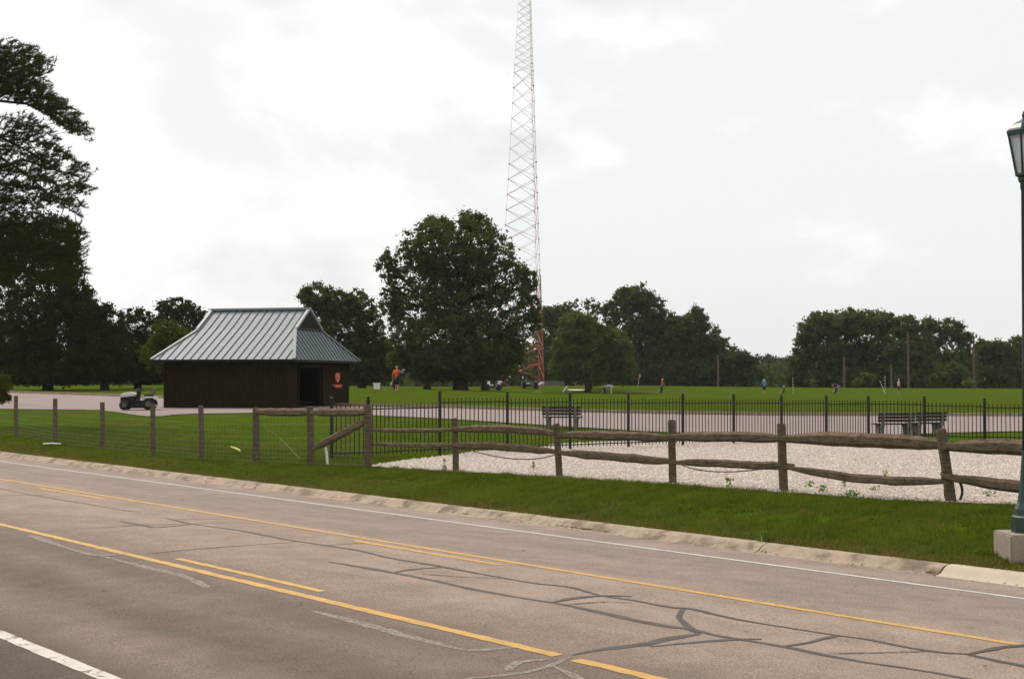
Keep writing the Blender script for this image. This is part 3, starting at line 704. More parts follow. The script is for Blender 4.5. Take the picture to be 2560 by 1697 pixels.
tree('maple_tree', 'dark tree with a stepped right side beyond the golfers', 236, 1722, .45,
     [(1735,815,38,40),(1700,840,45,55),(1760,850,48,48),(1720,900,70,65),(1800,875,36,34),(1820,905,45,40),(1765,925,70,40),(1745,785,16,18),(1700,930,70,40),(1690,880,60,60),(1790,935,70,32),(1840,925,36,30)], L_mid, hole=[(1812,872,9),(1790,880,7)])
tree('pine_tree', 'low spreading pine at the gap in the treeline', 232, 1862, .2, [(1850,893,36,12),(1880,900,18,9),(1845,925,40,22),(1875,940,36,26)], L_mid, up=.1)
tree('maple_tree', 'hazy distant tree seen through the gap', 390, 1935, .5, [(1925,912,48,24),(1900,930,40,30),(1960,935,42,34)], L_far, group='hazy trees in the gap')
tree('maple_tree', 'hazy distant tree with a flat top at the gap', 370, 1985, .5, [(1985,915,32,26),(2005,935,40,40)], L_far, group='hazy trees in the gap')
tree('oak_tree', 'oak with open leafy left edge in the right clump', 222, 2045, .45,
     [(2025,830,40,34),(2065,808,46,34),(2010,865,28,36),(2055,860,60,48),(2060,915,80,55),(2000,900,30,30),(2040,945,80,30),(1995,935,34,36)], L_oak, hole=[(2025,860,10),(2050,855,11),(2015,880,8),(2035,875,7),(2000,890,8)], gap=.2)
tree('oak_tree', 'highest oak in the middle of the right clump', 225, 2150, .5,
     [(2145,795,40,26),(2105,812,46,34),(2185,808,46,32),(2225,805,34,26),(2150,850,90,55),(2150,915,95,55),(2150,948,100,28)], L_oak, hole=[(2140,822,6),(2215,870,7),(2205,895,10),(2225,895,8)], gap=.16)
tree('oak_tree', 'oak at the right shoulder of the right clump', 222, 2262, .45,
     [(2262,815,34,28),(2285,840,42,40),(2250,870,60,50),(2270,920,80,50),(2310,870,30,36),(2290,948,90,28)], L_oak, hole=[(2238,812,7),(2300,850,7)], gap=.16)
tree('oak_tree', 'flat-topped open oak reaching toward the far right pole', 226, 2350, .42,
     [(2330,816,32,22),(2370,822,40,26),(2405,845,26,22),(2415,862,18,12),(2345,850,30,16),(2350,905,60,40),(2400,915,50,40),(2370,945,80,28)], L_oak, hole=[(2372,868,13),(2390,860,9),(2350,880,8),(2340,840,6),(2378,838,6)], gap=.22)
tree('maple_tree', 'broad dark tree right of the far right pole', 232, 2480, .45, [(2470,870,40,26),(2460,905,50,50),(2500,895,50,46),(2490,940,70,40)], L_mid)
tree('maple_tree', 'dark tree behind the lamp post', 234, 2570, .45, [(2545,868,42,24),(2600,870,50,30),(2560,905,60,45),(2580,940,80,40)], L_mid)
tree('shrub', 'pale rounded shrub under the middle of the right clump', 205, 2165, .06, [(2163,950,20,18),(2150,966,24,16),(2180,966,18,14)], L_lite)
tree('shrub', 'domed green shrub under the flat-topped oak', 210, 2385, .08, [(2375,930,34,24),(2410,950,34,26),(2360,958,36,22)], L_mid)
tree('shrub', 'small leafy shrub left of the far right pole', 204, 2420, .05, [(2418,962,14,18),(2435,968,14,12)], L_lite)
tree('shrub', 'small upright bush below the gap in the treeline', 206, 2035, .05, [(2034,965,9,14),(2034,972,12,9)], L_mid)
# far wood behind everything: one mass
def far_wood():
    cs = []; rs = []
    for lay in range(3):
        for px in np.arange(-400, 2960 if lay < 2 else 1400, 9):
            d = (262 + 26*lay if lay < 2 else (238 if px < 1150 else 266)) + 16*random.random()
            top = 880 + 12*math.sin(px*.031+lay*2) + 9*math.sin(px*.083+1) + 6*math.sin(px*.19)
            if 1840 < px < 2020: top = 918
            for py in np.arange(top, 1004, 11):
                q = P(px + random.uniform(-8, 8), py + random.uniform(-6, 6), d); cs.append(q); rs.append(random.uniform(.8, 1.5))
    V, Fq, rn = leaf_cloud(np.array([tuple(c) for c in cs]), np.array(rs), 10, .68)
    return arrmesh('far_wood', V, Fq, L_mid, rn)
struct(link('far_wood', far_wood()), 'stuff')

# pine with plumes of needles, trunk just outside the left edge
def pine():
    d = 62; k = d/F; b = base(-150, d)
    root = thing('pine_tree', 'tall open pine with layered boughs at the left edge', 'tree', b)
    ax = [P(-150, 1030, d), P(-148, 800, d), P(-140, 560, d), P(-128, 360, d), P(-105, 220, d), P(-70, 120, d)]; ax[0].z = b.z - .3
    tr = MB().tube(ax, [.42, .36, .30, .24, .16, .06], 9); part('trunk', tr, M_pbark, root, True)
    lb = MB(); tc_ = []; td = []
    polys = [([(-90,112),(60,116),(117,135),(112,150),(93,178),(106,190),(103,209),(155,252),(185,271),(177,288),(214,311),(208,340),(168,326),(124,300),(80,264),(40,242),(-90,250)], 1500, .0),
             ([(-90,330),(20,292),(60,282),(100,302),(134,342),(159,361),(165,386),(187,398),(214,414),(199,436),(230,451),(205,473),(187,504),(202,516),(180,537),(149,515),(118,512),(62,522),(-90,540)], 2500, .42),
             ([(-90,535),(62,522),(120,540),(190,552),(202,575),(196,600),(205,640),(200,665),(190,690),(150,705),(-90,720)], 1600, .18)]
    for poly, N_, thr in polys:
        pa = np.array(poly, float); got = 0
        while got < N_:
            x = rng.uniform(pa[:, 0].min(), pa[:, 0].max()); y = rng.uniform(pa[:, 1].min(), pa[:, 1].max())
            if not inside(np.array([x]), np.array([y]), pa)[0]: continue
            u = x*.8 + y*.25; v = y - x*.28       # clumps stretched along the boughs
            nz_ = .5 + .25*math.sin(v*.155 + 1.3*math.sin(u*.047)) + .25*math.sin(u*.085 + v*.06 + 2*math.sin(v*.04))
            got += 1
            if nz_ < thr*random.uniform(.75, 1.25): continue
            dz = random.uniform(-1.6, 1.6); q = P(x, y, d) + Vector((0, dz, 0)); tc_.append(q)
            td.append(Vector((.7 + random.uniform(-.6, .5), random.uniform(-.6, .6), .15 + random.uniform(-.5, .6))).normalized())
    for bough in ([(-130,330),(-10,250),(60,256),(125,288),(195,322)],[(-130,420),(5,345),(90,388),(165,432)],[(-130,470),(0,395),(60,432),(112,482),(172,526)],[(-130,540),(0,462),(80,468),(145,492)],[(-125,280),(0,200),(80,160),(105,145)],[(-128,310),(20,225),(100,240)],[(-120,250),(-10,150),(70,130)],[(-132,420),(20,330),(95,330)],[(-135,470),(60,400),(120,420),(215,449)],[(-135,600),(20,560),(110,555),(185,560)],[(-135,680),(40,610),(190,640)]):
        dz = random.uniform(-1, 1); pts = [P(x, y, d) + Vector((0, dz*k_/len(bough), 0)) for k_, (x, y) in enumerate(bough)]
        lb.tube(pts, list(np.linspace(.085, .018, len(pts))), 6)
        for _ in range(16):
            i_ = random.randrange(1, len(pts)); s2 = pts[i_-1].lerp(pts[i_], random.random()); q = min(random.sample(tc_, 60), key=lambda w: (w-s2).length)
            if (q-s2).length < 2.2: lb.tube([s2, s2.lerp(q, .6) + Vector((0, 0, .06)), q], [.026, .016, .007], 4, False)
    part('limbs', lb, M_pbark, root, True)
    C = np.array([tuple(q) for q in tc_]); T = np.array([tuple(q) for q in td]); per = 26
    C = np.repeat(C, per, 0); T = np.repeat(T, per, 0); n = len(C)
    dirn = T + rng.normal(size=(n, 3))*.75; dirn /= np.linalg.norm(dirn, axis=1)[:, None]
    L = rng.uniform(.10, .22, n)[:, None]; st = C + T*rng.uniform(-.16, .16, n)[:, None]
    sd_ = np.cross(dirn, rng.normal(size=(n, 3))); sd_ /= np.linalg.norm(sd_, axis=1)[:, None]
    V = np.stack([st - sd_*.017, st + sd_*.017, st + dirn*L], 1).reshape(-1, 3)
    link('crown', arrmesh('crown', V, np.arange(3*n).reshape(-1, 3), L_pine, np.repeat(np.clip(rng.random(n)*.6+np.repeat(rng.random(n//per), per)*.4, 0, 1), 3), b), root)
pine()

# ------------------------------------------------------------------ radio tower
def tower():
    d = 250; k = d/F; c0 = P(1316, 945, d); gz = zsurf(c0.x, d)
    root = thing('radio_tower', 'red and white lattice radio tower rising behind the oak', 'tower', (c0.x, d, gz))
    def px2z(py): return CAMZ + (YH-py)*k
    def rad(z):
        py = YH - (z-CAMZ)/k; return max(1.0, (py + 313)*.0895*k/1.5)
    angs = [R(184), R(64), R(-56)]
    def node(i, z): r = rad(z); return Vector((c0.x + r*math.cos(angs[i]), d + r*math.sin(angs[i]), z))
    zs = []; py = 985.0
    while py > 185: zs.append(px2z(py)); py -= 38.4
    while py > -120: zs.append(px2z(py)); py -= 19.2
    zs[0] = gz - .2
    def red(z):
        py = YH - (z-CAMZ)/k
        return py > 690 or 400 < py < 600 or 180 < py < 235
    for i in range(3):
        for lo_, hi_, m_ in ((gz-.2, px2z(690), M_red), (px2z(690), px2z(600), M_twh), (px2z(600), px2z(400), M_twh), (px2z(400), zs[-1], M_twh)):
            th = .15 if m_ is M_red else .055
            part('leg', MB().beam(node(i, lo_), node(i, hi_), th, th), m_, root)
    for j in range(len(zs)-1):
        for i in range(3):
            a, b = i, (i+1) % 3; m_ = M_red if red((zs[j]+zs[j+1])/2) else M_twh
            low = zs[j] < px2z(690); th = .09 if low else .05
            part('brace', MB().beam(node(a, zs[j]), node(b, zs[j+1]), th, th), m_, root)
            part('brace', MB().beam(node(b, zs[j]), node(a, zs[j+1]), th, th), m_, root)
        if zs[j] < px2z(150):
            for i in range(3):
                q = MB().box(node(i, zs[j]), (.24, .24, .20)); part('gusset', q, M_red if red(zs[j]) else M_twh, root)
    lad = MB(); 
    for z in np.arange(zs[2], zs[-1], 1.3): q = node(1, z); lad.box(q + Vector((-.25, -.1, 0)), (.4, .06, .07))
    part('ladder', lad, M_twh, root)
    # heavy cross members low down, seen under the oak's skirt
    for (x0, y0, x1, y1) in ((1290,888,1316,881),(1288,934,1304,926),(1266,940,1278,934),(1320,915,1352,909)):
        part('cross_member', MB().beam(P(x0, y0, 236), P(x1, y1, 238), .25, .28), M_red, root)
    return root
tower()

# ------------------------------------------------------------------ shelter building
E1 = Vector((.97, -.243, 0)).normalized(); E2 = Vector((.243, .97, 0)).normalized()
def shed():
    d = 75.0; C1 = Vector((P(735, 898, d).x, d, 0)); gz = .66; L = 8.3; Wd = 10.0; ez = P(735, 898, d).z; o = .5
    O = C1 - E1*L                                   # front-left eave corner
    def B(u, v, z): return Vector((O.x, O.y, 0)) + E1*u + E2*v + Vector((0, 0, z))
    root = thing('park_shelter', 'brown timber shelter with grey-green standing-seam metal roof', 'shelter', B(L/2, Wd/2, gz))
    u0, u1, v0, v1 = o, L-o, o, Wd-o; top = ez - .10; th = .16
    # wall cores
    def wall(a, b, z0, z1, m=M_wall2, name='wall'):
        return part(name, MB().beam(a + Vector((0, 0, (z0+z1)/2)), b + Vector((0, 0, (z0+z1)/2)), th, z1-z0), m, root)
    gzb = gz - .25
    wf = wall(B(u0, v0+.1, 0), B(u1, v0+.1, 0), gzb, top); wall(B(u0+.1, v0+.2, 0), B(u0+.1, v1-.2, 0), gzb, top); wall(B(u0, v1-.1, 0), B(u1, v1-.1, 0), gzb, top)
    do0, do1, dtop = v0+1.25, v0+4.75, P(770, 918, 77).z
    wr = wall(B(u1-.1, v0+.2, 0), B(u1-.1, do0, 0), gzb, top); wr2 = wall(B(u1-.1, do1, 0), B(u1-.1, v1-.2, 0), gzb, top); wr3 = wall(B(u1-.1, do0, 0), B(u1-.1, do1, 0), dtop, top)
    # dark inner lining and floor
    part('floor', MB().prism([B(u0+.2, v0+.2, gz+.03), B(u1-.02, v0+.2, gz+.03), B(u1-.02, v1-.2, gz+.03), B(u0+.2, v1-.2, gz+.03)], (0, 0, .06)), M_dark, root)
    part('ceiling', MB().prism([B(u0+.2, v0+.2, top-.02), B(u1-.2, v0+.2, top-.02), B(u1-.2, v1-.2, top-.02), B(u0+.2, v1-.2, top-.02)], (0, 0, .05)), M_dark, root)
    # siding planks
    pw = .178
    n_ = int((u1-u0)/pw); step = (u1-u0)/n_
    me = None
    for i in range(n_):
        q = MB().beam(B(u0+(i+.06)*step, v0-.005, (gz+top)/2 - .02), B(u0+(i+.94)*step, v0-.005, (gz+top)/2 - .02), .035, top-gz-.02 + random.uniform(-.01, .01)); part('plank', q, M_wall, wf)
    n_ = int((v1-v0)/pw); step = (v1-v0)/n_
    for i in range(n_):
        va, vb = v0+(i+.06)*step, v0+(i+.94)*step; vm = (va+vb)/2
        z0 = dtop+.12 if do0-.12 < vm < do1+.12 else gz
        host = wr3 if z0 > gz else (wr if vm < do0 else wr2)
        part('plank', MB().beam(B(u1+.005, va, (z0+top)/2), B(u1+.005, vb, (z0+top)/2), .035, top-z0), M_wall, host)
    fr = MB(); 
    for v in (do0-.06, do1+.06): fr.beam(B(u1+.03, v, gz), B(u1+.03, v, dtop+.12), .12, .12, tuple(E2))
    fr.beam(B(u1+.03, do0, dtop+.06), B(u1+.03, do1, dtop+.06), .12, .12); part('doorway_frame', fr, M_wall, root)
    # roof: hips below, small gables above
    mg = 1.25; hb = 1.85; zb = 5.02; zr = 6.17; cv = Wd/2
    e0 = ez
    def roofz(u, v):   # height of the front/back slope
        t = abs(v-cv); return zr - (t/hb)*(zr-zb) if t < hb else zb - (t-hb)/(cv-hb)*(zb-e0)
    dk = MB()
    rd = part('roof', MB().add([B(.05,.05,e0-.02),B(L-.05,.05,e0-.02),B(L-.05,Wd-.05,e0-.02),B(.05,Wd-.05,e0-.02),B(mg,cv-hb,zb-.04),B(L-mg,cv-hb,zb-.04),B(L-mg,cv+hb,zb-.04),B(mg,cv+hb,zb-.04),B(mg,cv,zr-.04),B(L-mg,cv,zr-.04)],
        [(0,1,5,4),(1,2,6,5),(2,3,7,6),(3,0,4,7),(4,5,9,8),(6,7,8,9),(5,6,9),(7,4,8),(0,3,2,1)]), M_dark, root)
    nrm = Vector((0, 0, 1))
    def pan(poly, name='roof_panel', m=M_roof, t=.014):
        return part(name, MB().prism(poly, (0, 0, t)), m, rd)
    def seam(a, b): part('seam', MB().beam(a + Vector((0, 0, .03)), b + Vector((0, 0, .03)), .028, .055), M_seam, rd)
    hipk = mg/(cv-hb)   # hip line: u = mg * (v/(cv-hb)) from corner to gable foot
    N = 18; st = L/N
    for side in (0, 1):
        fv = (lambda v: v) if side == 0 else (lambda v: Wd-v)
        def vtop(u):
            if u < mg: return u/hipk
            if u > L-mg: return (L-u)/hipk
            return cv
        def Q(u, v): return B(u, fv(v), roofz(u, v))
        for i in range(N):
            ua, ub = i*st+.004, (i+1)*st-.004; pts_u = [ua] + [x for x in (mg, L-mg) if ua < x < ub] + [ub]
            for a, b in zip(pts_u[:-1], pts_u[1:]):
                ta, tb = vtop((a+b)/2 - (b-a)/2 + 1e-4), vtop(b - 1e-4)
                la = min(ta, cv-hb); lb_ = min(tb, cv-hb)
                poly = [Q(a, 0), Q(b, 0)] + ([Q(b, lb_)] if lb_ > .02 else []) + ([Q(a, la)] if la > .02 else [])
                if len(poly) >= 3: pan(poly)
                if ta >= cv-.01 and tb >= cv-.01: pan([Q(a, cv-hb), Q(b, cv-hb), Q(b, cv), Q(a, cv)])
            if i:
                u = i*st; tv = vtop(u)
                if tv <= cv-hb + 1e-6: seam(Q(u, 0), Q(u, tv))
                else: seam(Q(u, 0), Q(u, cv-hb)); seam(Q(u, cv-hb), Q(u, cv))
    for end in (0, 1):
        fu = (lambda u: L-u) if end == 0 else (lambda u: u)
        NN = 20; s2 = Wd/NN
        def up_(v): return min(mg, v*hipk, (Wd-v)*hipk)
        def Q2(u, v): return B(fu(u), v, e0 + u/mg*(zb-e0))
        for i in range(NN):
            va, vb = i*s2+.004, (i+1)*s2-.004; cuts = [va] + [x for x in (cv-hb, cv+hb) if va < x < vb] + [vb]
            for a, b in zip(cuts[:-1], cuts[1:]):
                poly = [Q2(0, a), Q2(0, b)] + ([Q2(up_(b), b)] if up_(b) > .01 else []) + ([Q2(up_(a), a)] if up_(a) > .01 else [])
                if len(poly) >= 3: pan(poly)
            if i: seam(Q2(0, i*s2), Q2(up_(i*s2), i*s2))
        # gable with louvres
        ug = fu(mg); sgn = 1 if end == 0 else -1
        gb = part('gable_vent', MB().prism([B(ug, cv-hb+.1, zb+.02), B(ug, cv+hb-.1, zb+.02), B(ug, cv, zr-.08)], E1*(.02*sgn)), M_dark, rd)
        for j in range(8):
            z = zb + .08 + j*.125; hw = hb*(1-(z-zb)/(zr-zb)) - .16
            if hw > .08: part('louvre_slat', MB().beam(B(ug+.05*sgn, cv-hw, z), B(ug+.05*sgn, cv+hw, z), .05, .06), M_louv, gb) if False else link('louvre_slat', MB().beam(B(ug+.05*sgn, cv-hw, z), B(ug+.05*sgn, cv+hw, z), .05, .06).mesh('louvre_slat', M_louv, origin_of(gb)), root)
        for s_ in (-1, 1): part('rake_trim', MB().beam(B(ug+.07*sgn, cv+s_*(hb+.05), zb+.03), B(ug+.07*sgn, cv, zr+.05), .16, .12), M_trim, rd)
        part('gable_sill', MB().beam(B(ug+.04*sgn, cv-hb-.05, zb+.02), B(ug+.04*sgn, cv+hb+.05, zb+.02), .14, .06), M_seam, rd)
        for s_ in (0, Wd): part('hip_cap', MB().beam(B(fu(0), s_, e0+.04), B(fu(mg), cv-hb if s_ == 0 else cv+hb, zb+.05), .17, .07), M_trim, rd)
    part('ridge_cap', MB().beam(B(mg-.12, cv, zr+.05), B(L-mg+.12, cv, zr+.05), .34, .12), M_trim, rd)
    fa = MB()
    for a, b in (((0,0),(L,0)),((L,0),(L,Wd)),((L,Wd),(0,Wd)),((0,Wd),(0,0))): fa.beam(B(*a, e0-.06), B(*b, e0-.06), .05, .13)
    part('fascia', fa, M_wall2, root)
    # signs on the right wall
    def Sg(v, z, k=.05): return B(u1+k, v, z)
    vs = 7.05+o; zc = P(840, 944, 82).z
    sg = thing('shield_sign', 'small orange shield sign on the shelter wall above the arrow', 'sign', Sg(vs, zc))
    def shp(pts, s, k, m, name, par): return part(name, MB().prism([Sg(vs + x*s*1.55, zc + y*s, k) for x, y in pts], E1*.02), m, par)
    shield = [(-.8,1),(0,1.12),(.8,1),(.95,.3),(.8,-.4),(.35,-.9),(0,-1.1),(-.35,-.9),(-.8,-.4),(-.95,.3)]
    shp(shield, .26, .03, M_orange, 'panel', sg)
    shp([(-.62,.85),(.62,.85),(.72,.25),(-.72,.25)], .26, .055, M_pink, 'print', sg)
    shp([(-.45,.62),(-.1,.62),(-.1,.42),(-.45,.42)], .26, .08, M_dkred, 'print', sg); shp([(.1,.62),(.45,.62),(.45,.42),(.1,.42)], .26, .08, M_dkred, 'print', sg)
    shp([(-.6,-.25),(-.35,-.35),(0,-.85),(.35,-.35),(.6,-.25),(.3,-.75),(0,-1.0),(-.3,-.75)], .26, .055, M_pink, 'print', sg)
    zc2 = P(840, 965, 82).z
    ag = thing('arrow_sign', 'orange bar-shaped arrow sign below the shield sign', 'sign', Sg(vs, zc2))
    part('panel', MB().prism([Sg(vs+x*1.4, zc2+y, .03) for x, y in ((-.62,.03),(-.36,.14),(-.36,.10),(.36,.10),(.36,.14),(.62,.05),(.36,-.10),(-.30,-.10),(-.36,-.04))], E1*.02), M_dkred, ag)
    part('print', MB().prism([Sg(vs+x*1.4, zc2+y, .055) for x, y in ((-.34,.07),(.40,.08),(.40,-.07),(-.28,-.07))], E1*.012), M_orange, ag)
shed()

# ------------------------------------------------------------------ split rail fence
def spl(p, q, sag=0.0, r=(.07, .09, .07), n=13, jit=.007, sx=.8):
    pts = []; rad = []
    for i in range(n):
        t = i/(n-1); v = p.lerp(q, t); v.z -= sag*4*t*(1-t); v += Vector((0, random.uniform(-jit, jit), random.uniform(-jit, jit)))
        rr = np.interp(t, [0, .10, .22, .8, .92, 1], [r[0]*.62, r[0]*.75, r[1], r[1]*1.02, r[2]*.8, r[2]*.6]); pts.append(v); rad.append(rr*random.uniform(.94, 1.06))
    return MB().tube(pts, rad, 6, True, sx)
def rail_fence():
    posts = [(1140,1178,1136,1045),(1399,1193,1390,1059),(1681,1209,1679,1050),(1960,1229,1953,1059),(2378,1257,2351,1072)]
    bs = [G(x, y) for x, y, _, _ in posts]; root = thing('split_rail_fence', 'weathered two-rail split timber fence along the gravel yard', 'fence', bs[0])
    tops = []
    for (x, y, tx, ty), b in zip(posts, bs):
        t = P(tx, ty, b.y + .0); tops.append(t); w = .155 if x != 1681 else .15
        q = MB(); ax = (t-b).normalized(); jj = lambda s: random.uniform(-s, s)
        rr = [.112, .108, .106, .104, .108, .098]; pts = [b - ax*.3] + [b.lerp(t, k) + Vector((jj(.006), jj(.006), 0)) for k in (.02, .3, .6, .97)] + [t]
        q.tube(pts, rr, 4, True, .92); o = part('post', q, M_post, root)
        if x == 2378: o['label'] = 'post leaning to the left'
        if x == 1960: o['label'] = 'straight darker post'
    end = G(2860, 1285); 
    cb = G(921, 1168)
    def at(px, py, d): return P(px, py, d)
    ds = [cb.y] + [b.y for b in bs] + [end.y]
    # upper rails (px,py at both ends)
    up_ = [(930,1074,1140,1074,.02,(.05,.05,.05)),(1130,1074,1396,1084,-.06,(.085,.085,.085)),(1388,1087,1690,1096,-.02,(.09,.095,.09)),(1668,1092,1962,1096,-.02,(.085,.10,.09)),(1945,1096,2375,1112,-.03,(.10,.125,.11)),(2350,1115,2860,1135,-.03,(.11,.13,.11))]
    lo_ = [(930,1110,1140,1112,.01,(.045,.05,.05)),(1130,1112,1396,1130,-.03,(.085,.085,.07)),(1390,1130,1690,1155,0,(.075,.085,.08)),(1672,1155,1985,1166,-.01,(.06,.075,.095)),(1955,1166,2380,1202,.09,(.06,.075,.06)),(2355,1190,2860,1262,.0,(.09,.10,.09))]
    for k, (x0, y0, x1, y1, sag, r) in enumerate(up_):
        o = part('rail', spl(at(x0, y0, ds[k]-.02), at(x1, y1, ds[k+1]+.03), sag, r, sx=.75), M_rail, root)
        if k == 4: o['label'] = 'thick upper rail'
    for k, (x0, y0, x1, y1, sag, r) in enumerate(lo_):
        o = part('rail', spl(at(x0, y0, ds[k]-.02), at(x1, y1, ds[k+1]+.03), sag, r, sx=.7, jit=.010), M_rail, root)
        if k == 4: o['label'] = 'sagging slipped lower rail'
    part('rail_tenon', MB().beam(at(2352, 1184, bs[4].y+.05), at(2385, 1190, bs[4].y+.05), .06, .06), M_rail, root)
    # black cable slung under the lower rails
    for (x0, y0, xm, ym, x1, y1, a, b) in ((1150,1117,1290,1147,1396,1133,0,1),(1700,1160,1800,1179,1950,1165,2,3)):
        d0, d1 = bs[a].y, bs[b].y; pts = []
        for i in range(15):
            t = i/14; X = (1-t)**2*x0 + 2*t*(1-t)*(2*xm-.5*(x0+x1)) + t*t*x1; Y = (1-t)**2*y0 + 2*t*(1-t)*(2*ym-.5*(y0+y1)) + t*t*y1; pts.append(P(X, Y, d0+(d1-d0)*t-.06))
        single('cable', MB().tube(pts, .011, 5), M_black, 'thin black cable slung below the %s' % ('leftmost lower rails' if a == 0 else 'lower rail at the straight dark post'), 'cable', pts[0], 'cables slung under the rails')
    # old bicycle tyre behind the leaning post
    b = bs[4]; c = P(2384, 1228, b.y + .28); ty = MB(); pts = [c + Vector((.19*math.cos(a)*1.0, .14*math.cos(a), .215*math.sin(a))) for a in np.linspace(0, 2*math.pi, 33)]
    ty.tube(pts, .024, 8, False)
    tt = thing('old_tyre', 'thin black tyre leaning behind the leaning fence post', 'tyre', c); part('rubber', ty, M_black, tt, True)
    sp = MB()
    for a in (.3, 1.1, 2.2, 3.0, 4.1, 5.2): sp.tube([c + Vector((.03, .03, -.02)), c + Vector((.13*math.cos(a), .16*math.cos(a), .2*math.sin(a)))], .004, 4)
    part('spokes', sp, M_wire, tt)
rail_fence()

# ------------------------------------------------------------------ wire mesh fence
def wire_fence():
    posts = [(42,1090,40,990),(140,1110,138,997),(256,1122,256,1006),(383,1138,382,1010),(503,1150,502,1014),(640,1156,640,1018),(777,1163,775,1015),(921,1168,920,1012)]
    bs = [G(p[0], p[1]) for p in posts]; root = thing('wire_fence', 'woven wire fence on grey round posts left of the gravel', 'fence', bs[-1]); tops = []
    for i, (p, b) in enumerate(zip(posts, bs)):
        t = P(p[2], p[3], b.y); tops.append(t); big = i >= 5
        q = MB()
        if i >= 5: q.tube([b - Vector((0,0,.3)), b, b.lerp(t, .5) + Vector((.006,0,0)), t - Vector((0,0,.03)), t], [.115,.112,.108,.106,.095], 4 if i else 8, True)
        else: q.tube([b - Vector((0,0,.3)), b, b.lerp(t, .5) + Vector((random.uniform(-.015,.015),0,0)), t - Vector((0,0,.03)), t], [.075,.075,.072,.072,.06], 8, True)
        part('post', q, M_post, root, i < 5)
        if i < 5: part('post_cap', MB().tube([t - Vector((0,0,.01)), t + Vector((0,0,.012))], [.074, .06], 8), M_post, root)
    lb0 = G(-130, 1072); lb1 = P(-132, 985, lb0.y); B2 = [lb0] + bs; T2 = [lb1] + tops
    # rails and brace at the corner
    part('rail', spl(P(640, 1029, bs[5].y-.05), P(777, 1031, bs[6].y-.05), 0, (.10,.10,.10)), M_rail, root)
    part('rail', spl(P(777, 1031, bs[6].y-.07), P(918, 1030, bs[7].y-.05), 0, (.10,.10,.10)), M_rail, root)
    o = part('brace', spl(P(782, 1122, bs[6].y-.02), P(916, 1052, bs[7].y-.02), 0, (.10,.10,.10)), M_rail, root); o['label'] = 'diagonal timber brace'
    # horizontal line wires, one each; fine upright stays together
    fr = [.04, .115, .19, .27, .36, .46, .57, .69, .82]
    for f_ in fr:
        q = MB(); pts = [b.lerp(t, f_) + Vector((0, -.10, 0)) for b, t in zip(B2, T2)]; q.tube(pts, .0032, 4, True); part('line_wire', q, M_wire, root)
    V = []; Fq = []
    for i in range(len(B2)-1):
        L = (B2[i+1]-B2[i]).length; m_ = int(L/.16)
        for j in range(m_):
            s = (j+.5)/m_; lo_ = B2[i].lerp(B2[i+1], s); hi_ = T2[i].lerp(T2[i+1], s); a = lo_.lerp(hi_, .04) + Vector((0,-.10,0)); b = lo_.lerp(hi_, .82) + Vector((0,-.10,0)); w = .0016
            k = len(V); V += [a+Vector((-w,0,0)), a+Vector((w,0,0)), b+Vector((w,0,0)), b+Vector((-w,0,0)), a+Vector((0,w,0)), b+Vector((0,w,0))]
            Fq += [(k,k+1,k+2,k+3), (k,k+4,k+5,k+3)]
    o = link('stay_wires', arrmesh('stay_wires', [tuple(v) for v in V], Fq, M_wire, o=origin_of(root)), root); o['kind'] = 'stuff'
    part('guy_wire', MB().tube([P(655, 1062, bs[5].y-.13), P(700, 1095, bs[5].y-.13), P(748, 1144, bs[6].y-.13)], .006, 4), M_wire, root)
wire_fence()

# ------------------------------------------------------------------ iron picket fence
def iron_fence():
    px_d = [(830,37.0),(921,37.9),(1100,39.9)]
    p0 = Vector(((1100-1280)*39.9/F, 39.9, 0)); p1 = Vector(((2170-1280)*52.2/F, 52.2, 0))
    pos = [base(*q) for q in px_d] + [p0.lerp(p1, i/8) for i in range(1, 9)] + [base(2310, 50.6), base(2460, 49.0), base(2622, 47.6), base(2790, 46.2)]
    for p in pos: p.z = float(zground(p.x, p.y))
    ztop = [P(830, 992, 37).z, P(921, 989, 37.9).z, P(1100, 975, 39.9).z] + [None]*8 + [P(2310, 988, 50.6).z, P(2460, 994, 49).z, P(2622, 997, 47.6).z, P(2790, 1000, 46.2).z]
    for i in range(3, 11): t = (i-2)/8; ztop[i] = P(1100+t, 975, pos[i].y).z*(1-t*0) if False else (P(1270, 976, pos[i].y).z*(1-t) + P(2170, 987, pos[i].y).z*t)
    root = thing('iron_fence', 'black iron picket fence between the gravel yard and the path', 'fence', pos[2])
    ori = Vector(root.location)
    pm = MB().tube([(0,0,0),(0,0,1.0)], .0155, 5).mesh('picket', M_iron); 
    bar = None; cnt = 0
    for i, p in enumerate(pos):
        h = ztop[i] - p.z; q = MB(); q.box(p + Vector((0,0,(h-.14)/2-.1)), (.085, .085, h-.14+.2)); q.box(p + Vector((0,0,h-.13)), (.115, .115, .03))
        o = part('post', q, M_iron, root); part('finial', MB().lathe(p + Vector((0,0,h-.115)), [(.02,0),(.026,.02),(.05,.055),(.045,.085),(.012,.115)], 8), M_iron, root, True)
    for i in range(len(pos)-1):
        a, b = pos[i], pos[i+1]
        zt = min(ztop[i], ztop[i+1]) - .20 if i > 1 else P(921, 1012, 37.9).z + .02
        if i >= 2: zt = (ztop[i]+ztop[i+1])/2 - .20
        zl0 = (a.z+b.z)/2 + .16; L = Vector((b.x-a.x, b.y-a.y, 0)).length
        for z in (zt-.13, zl0): part('rail', MB().beam((a.x, a.y, z), (b.x, b.y, z), .025, .035), M_iron, root)
        m_ = max(3, round(L/.148))
        for j in range(1, m_):
            q = a.lerp(b, j/m_); lo_ = zl0 - .08; o = link('picket', pm, root, (q.x-ori.x, q.y-ori.y, lo_-ori.z)); o.scale = (1, 1, zt-lo_); cnt += 1
iron_fence()

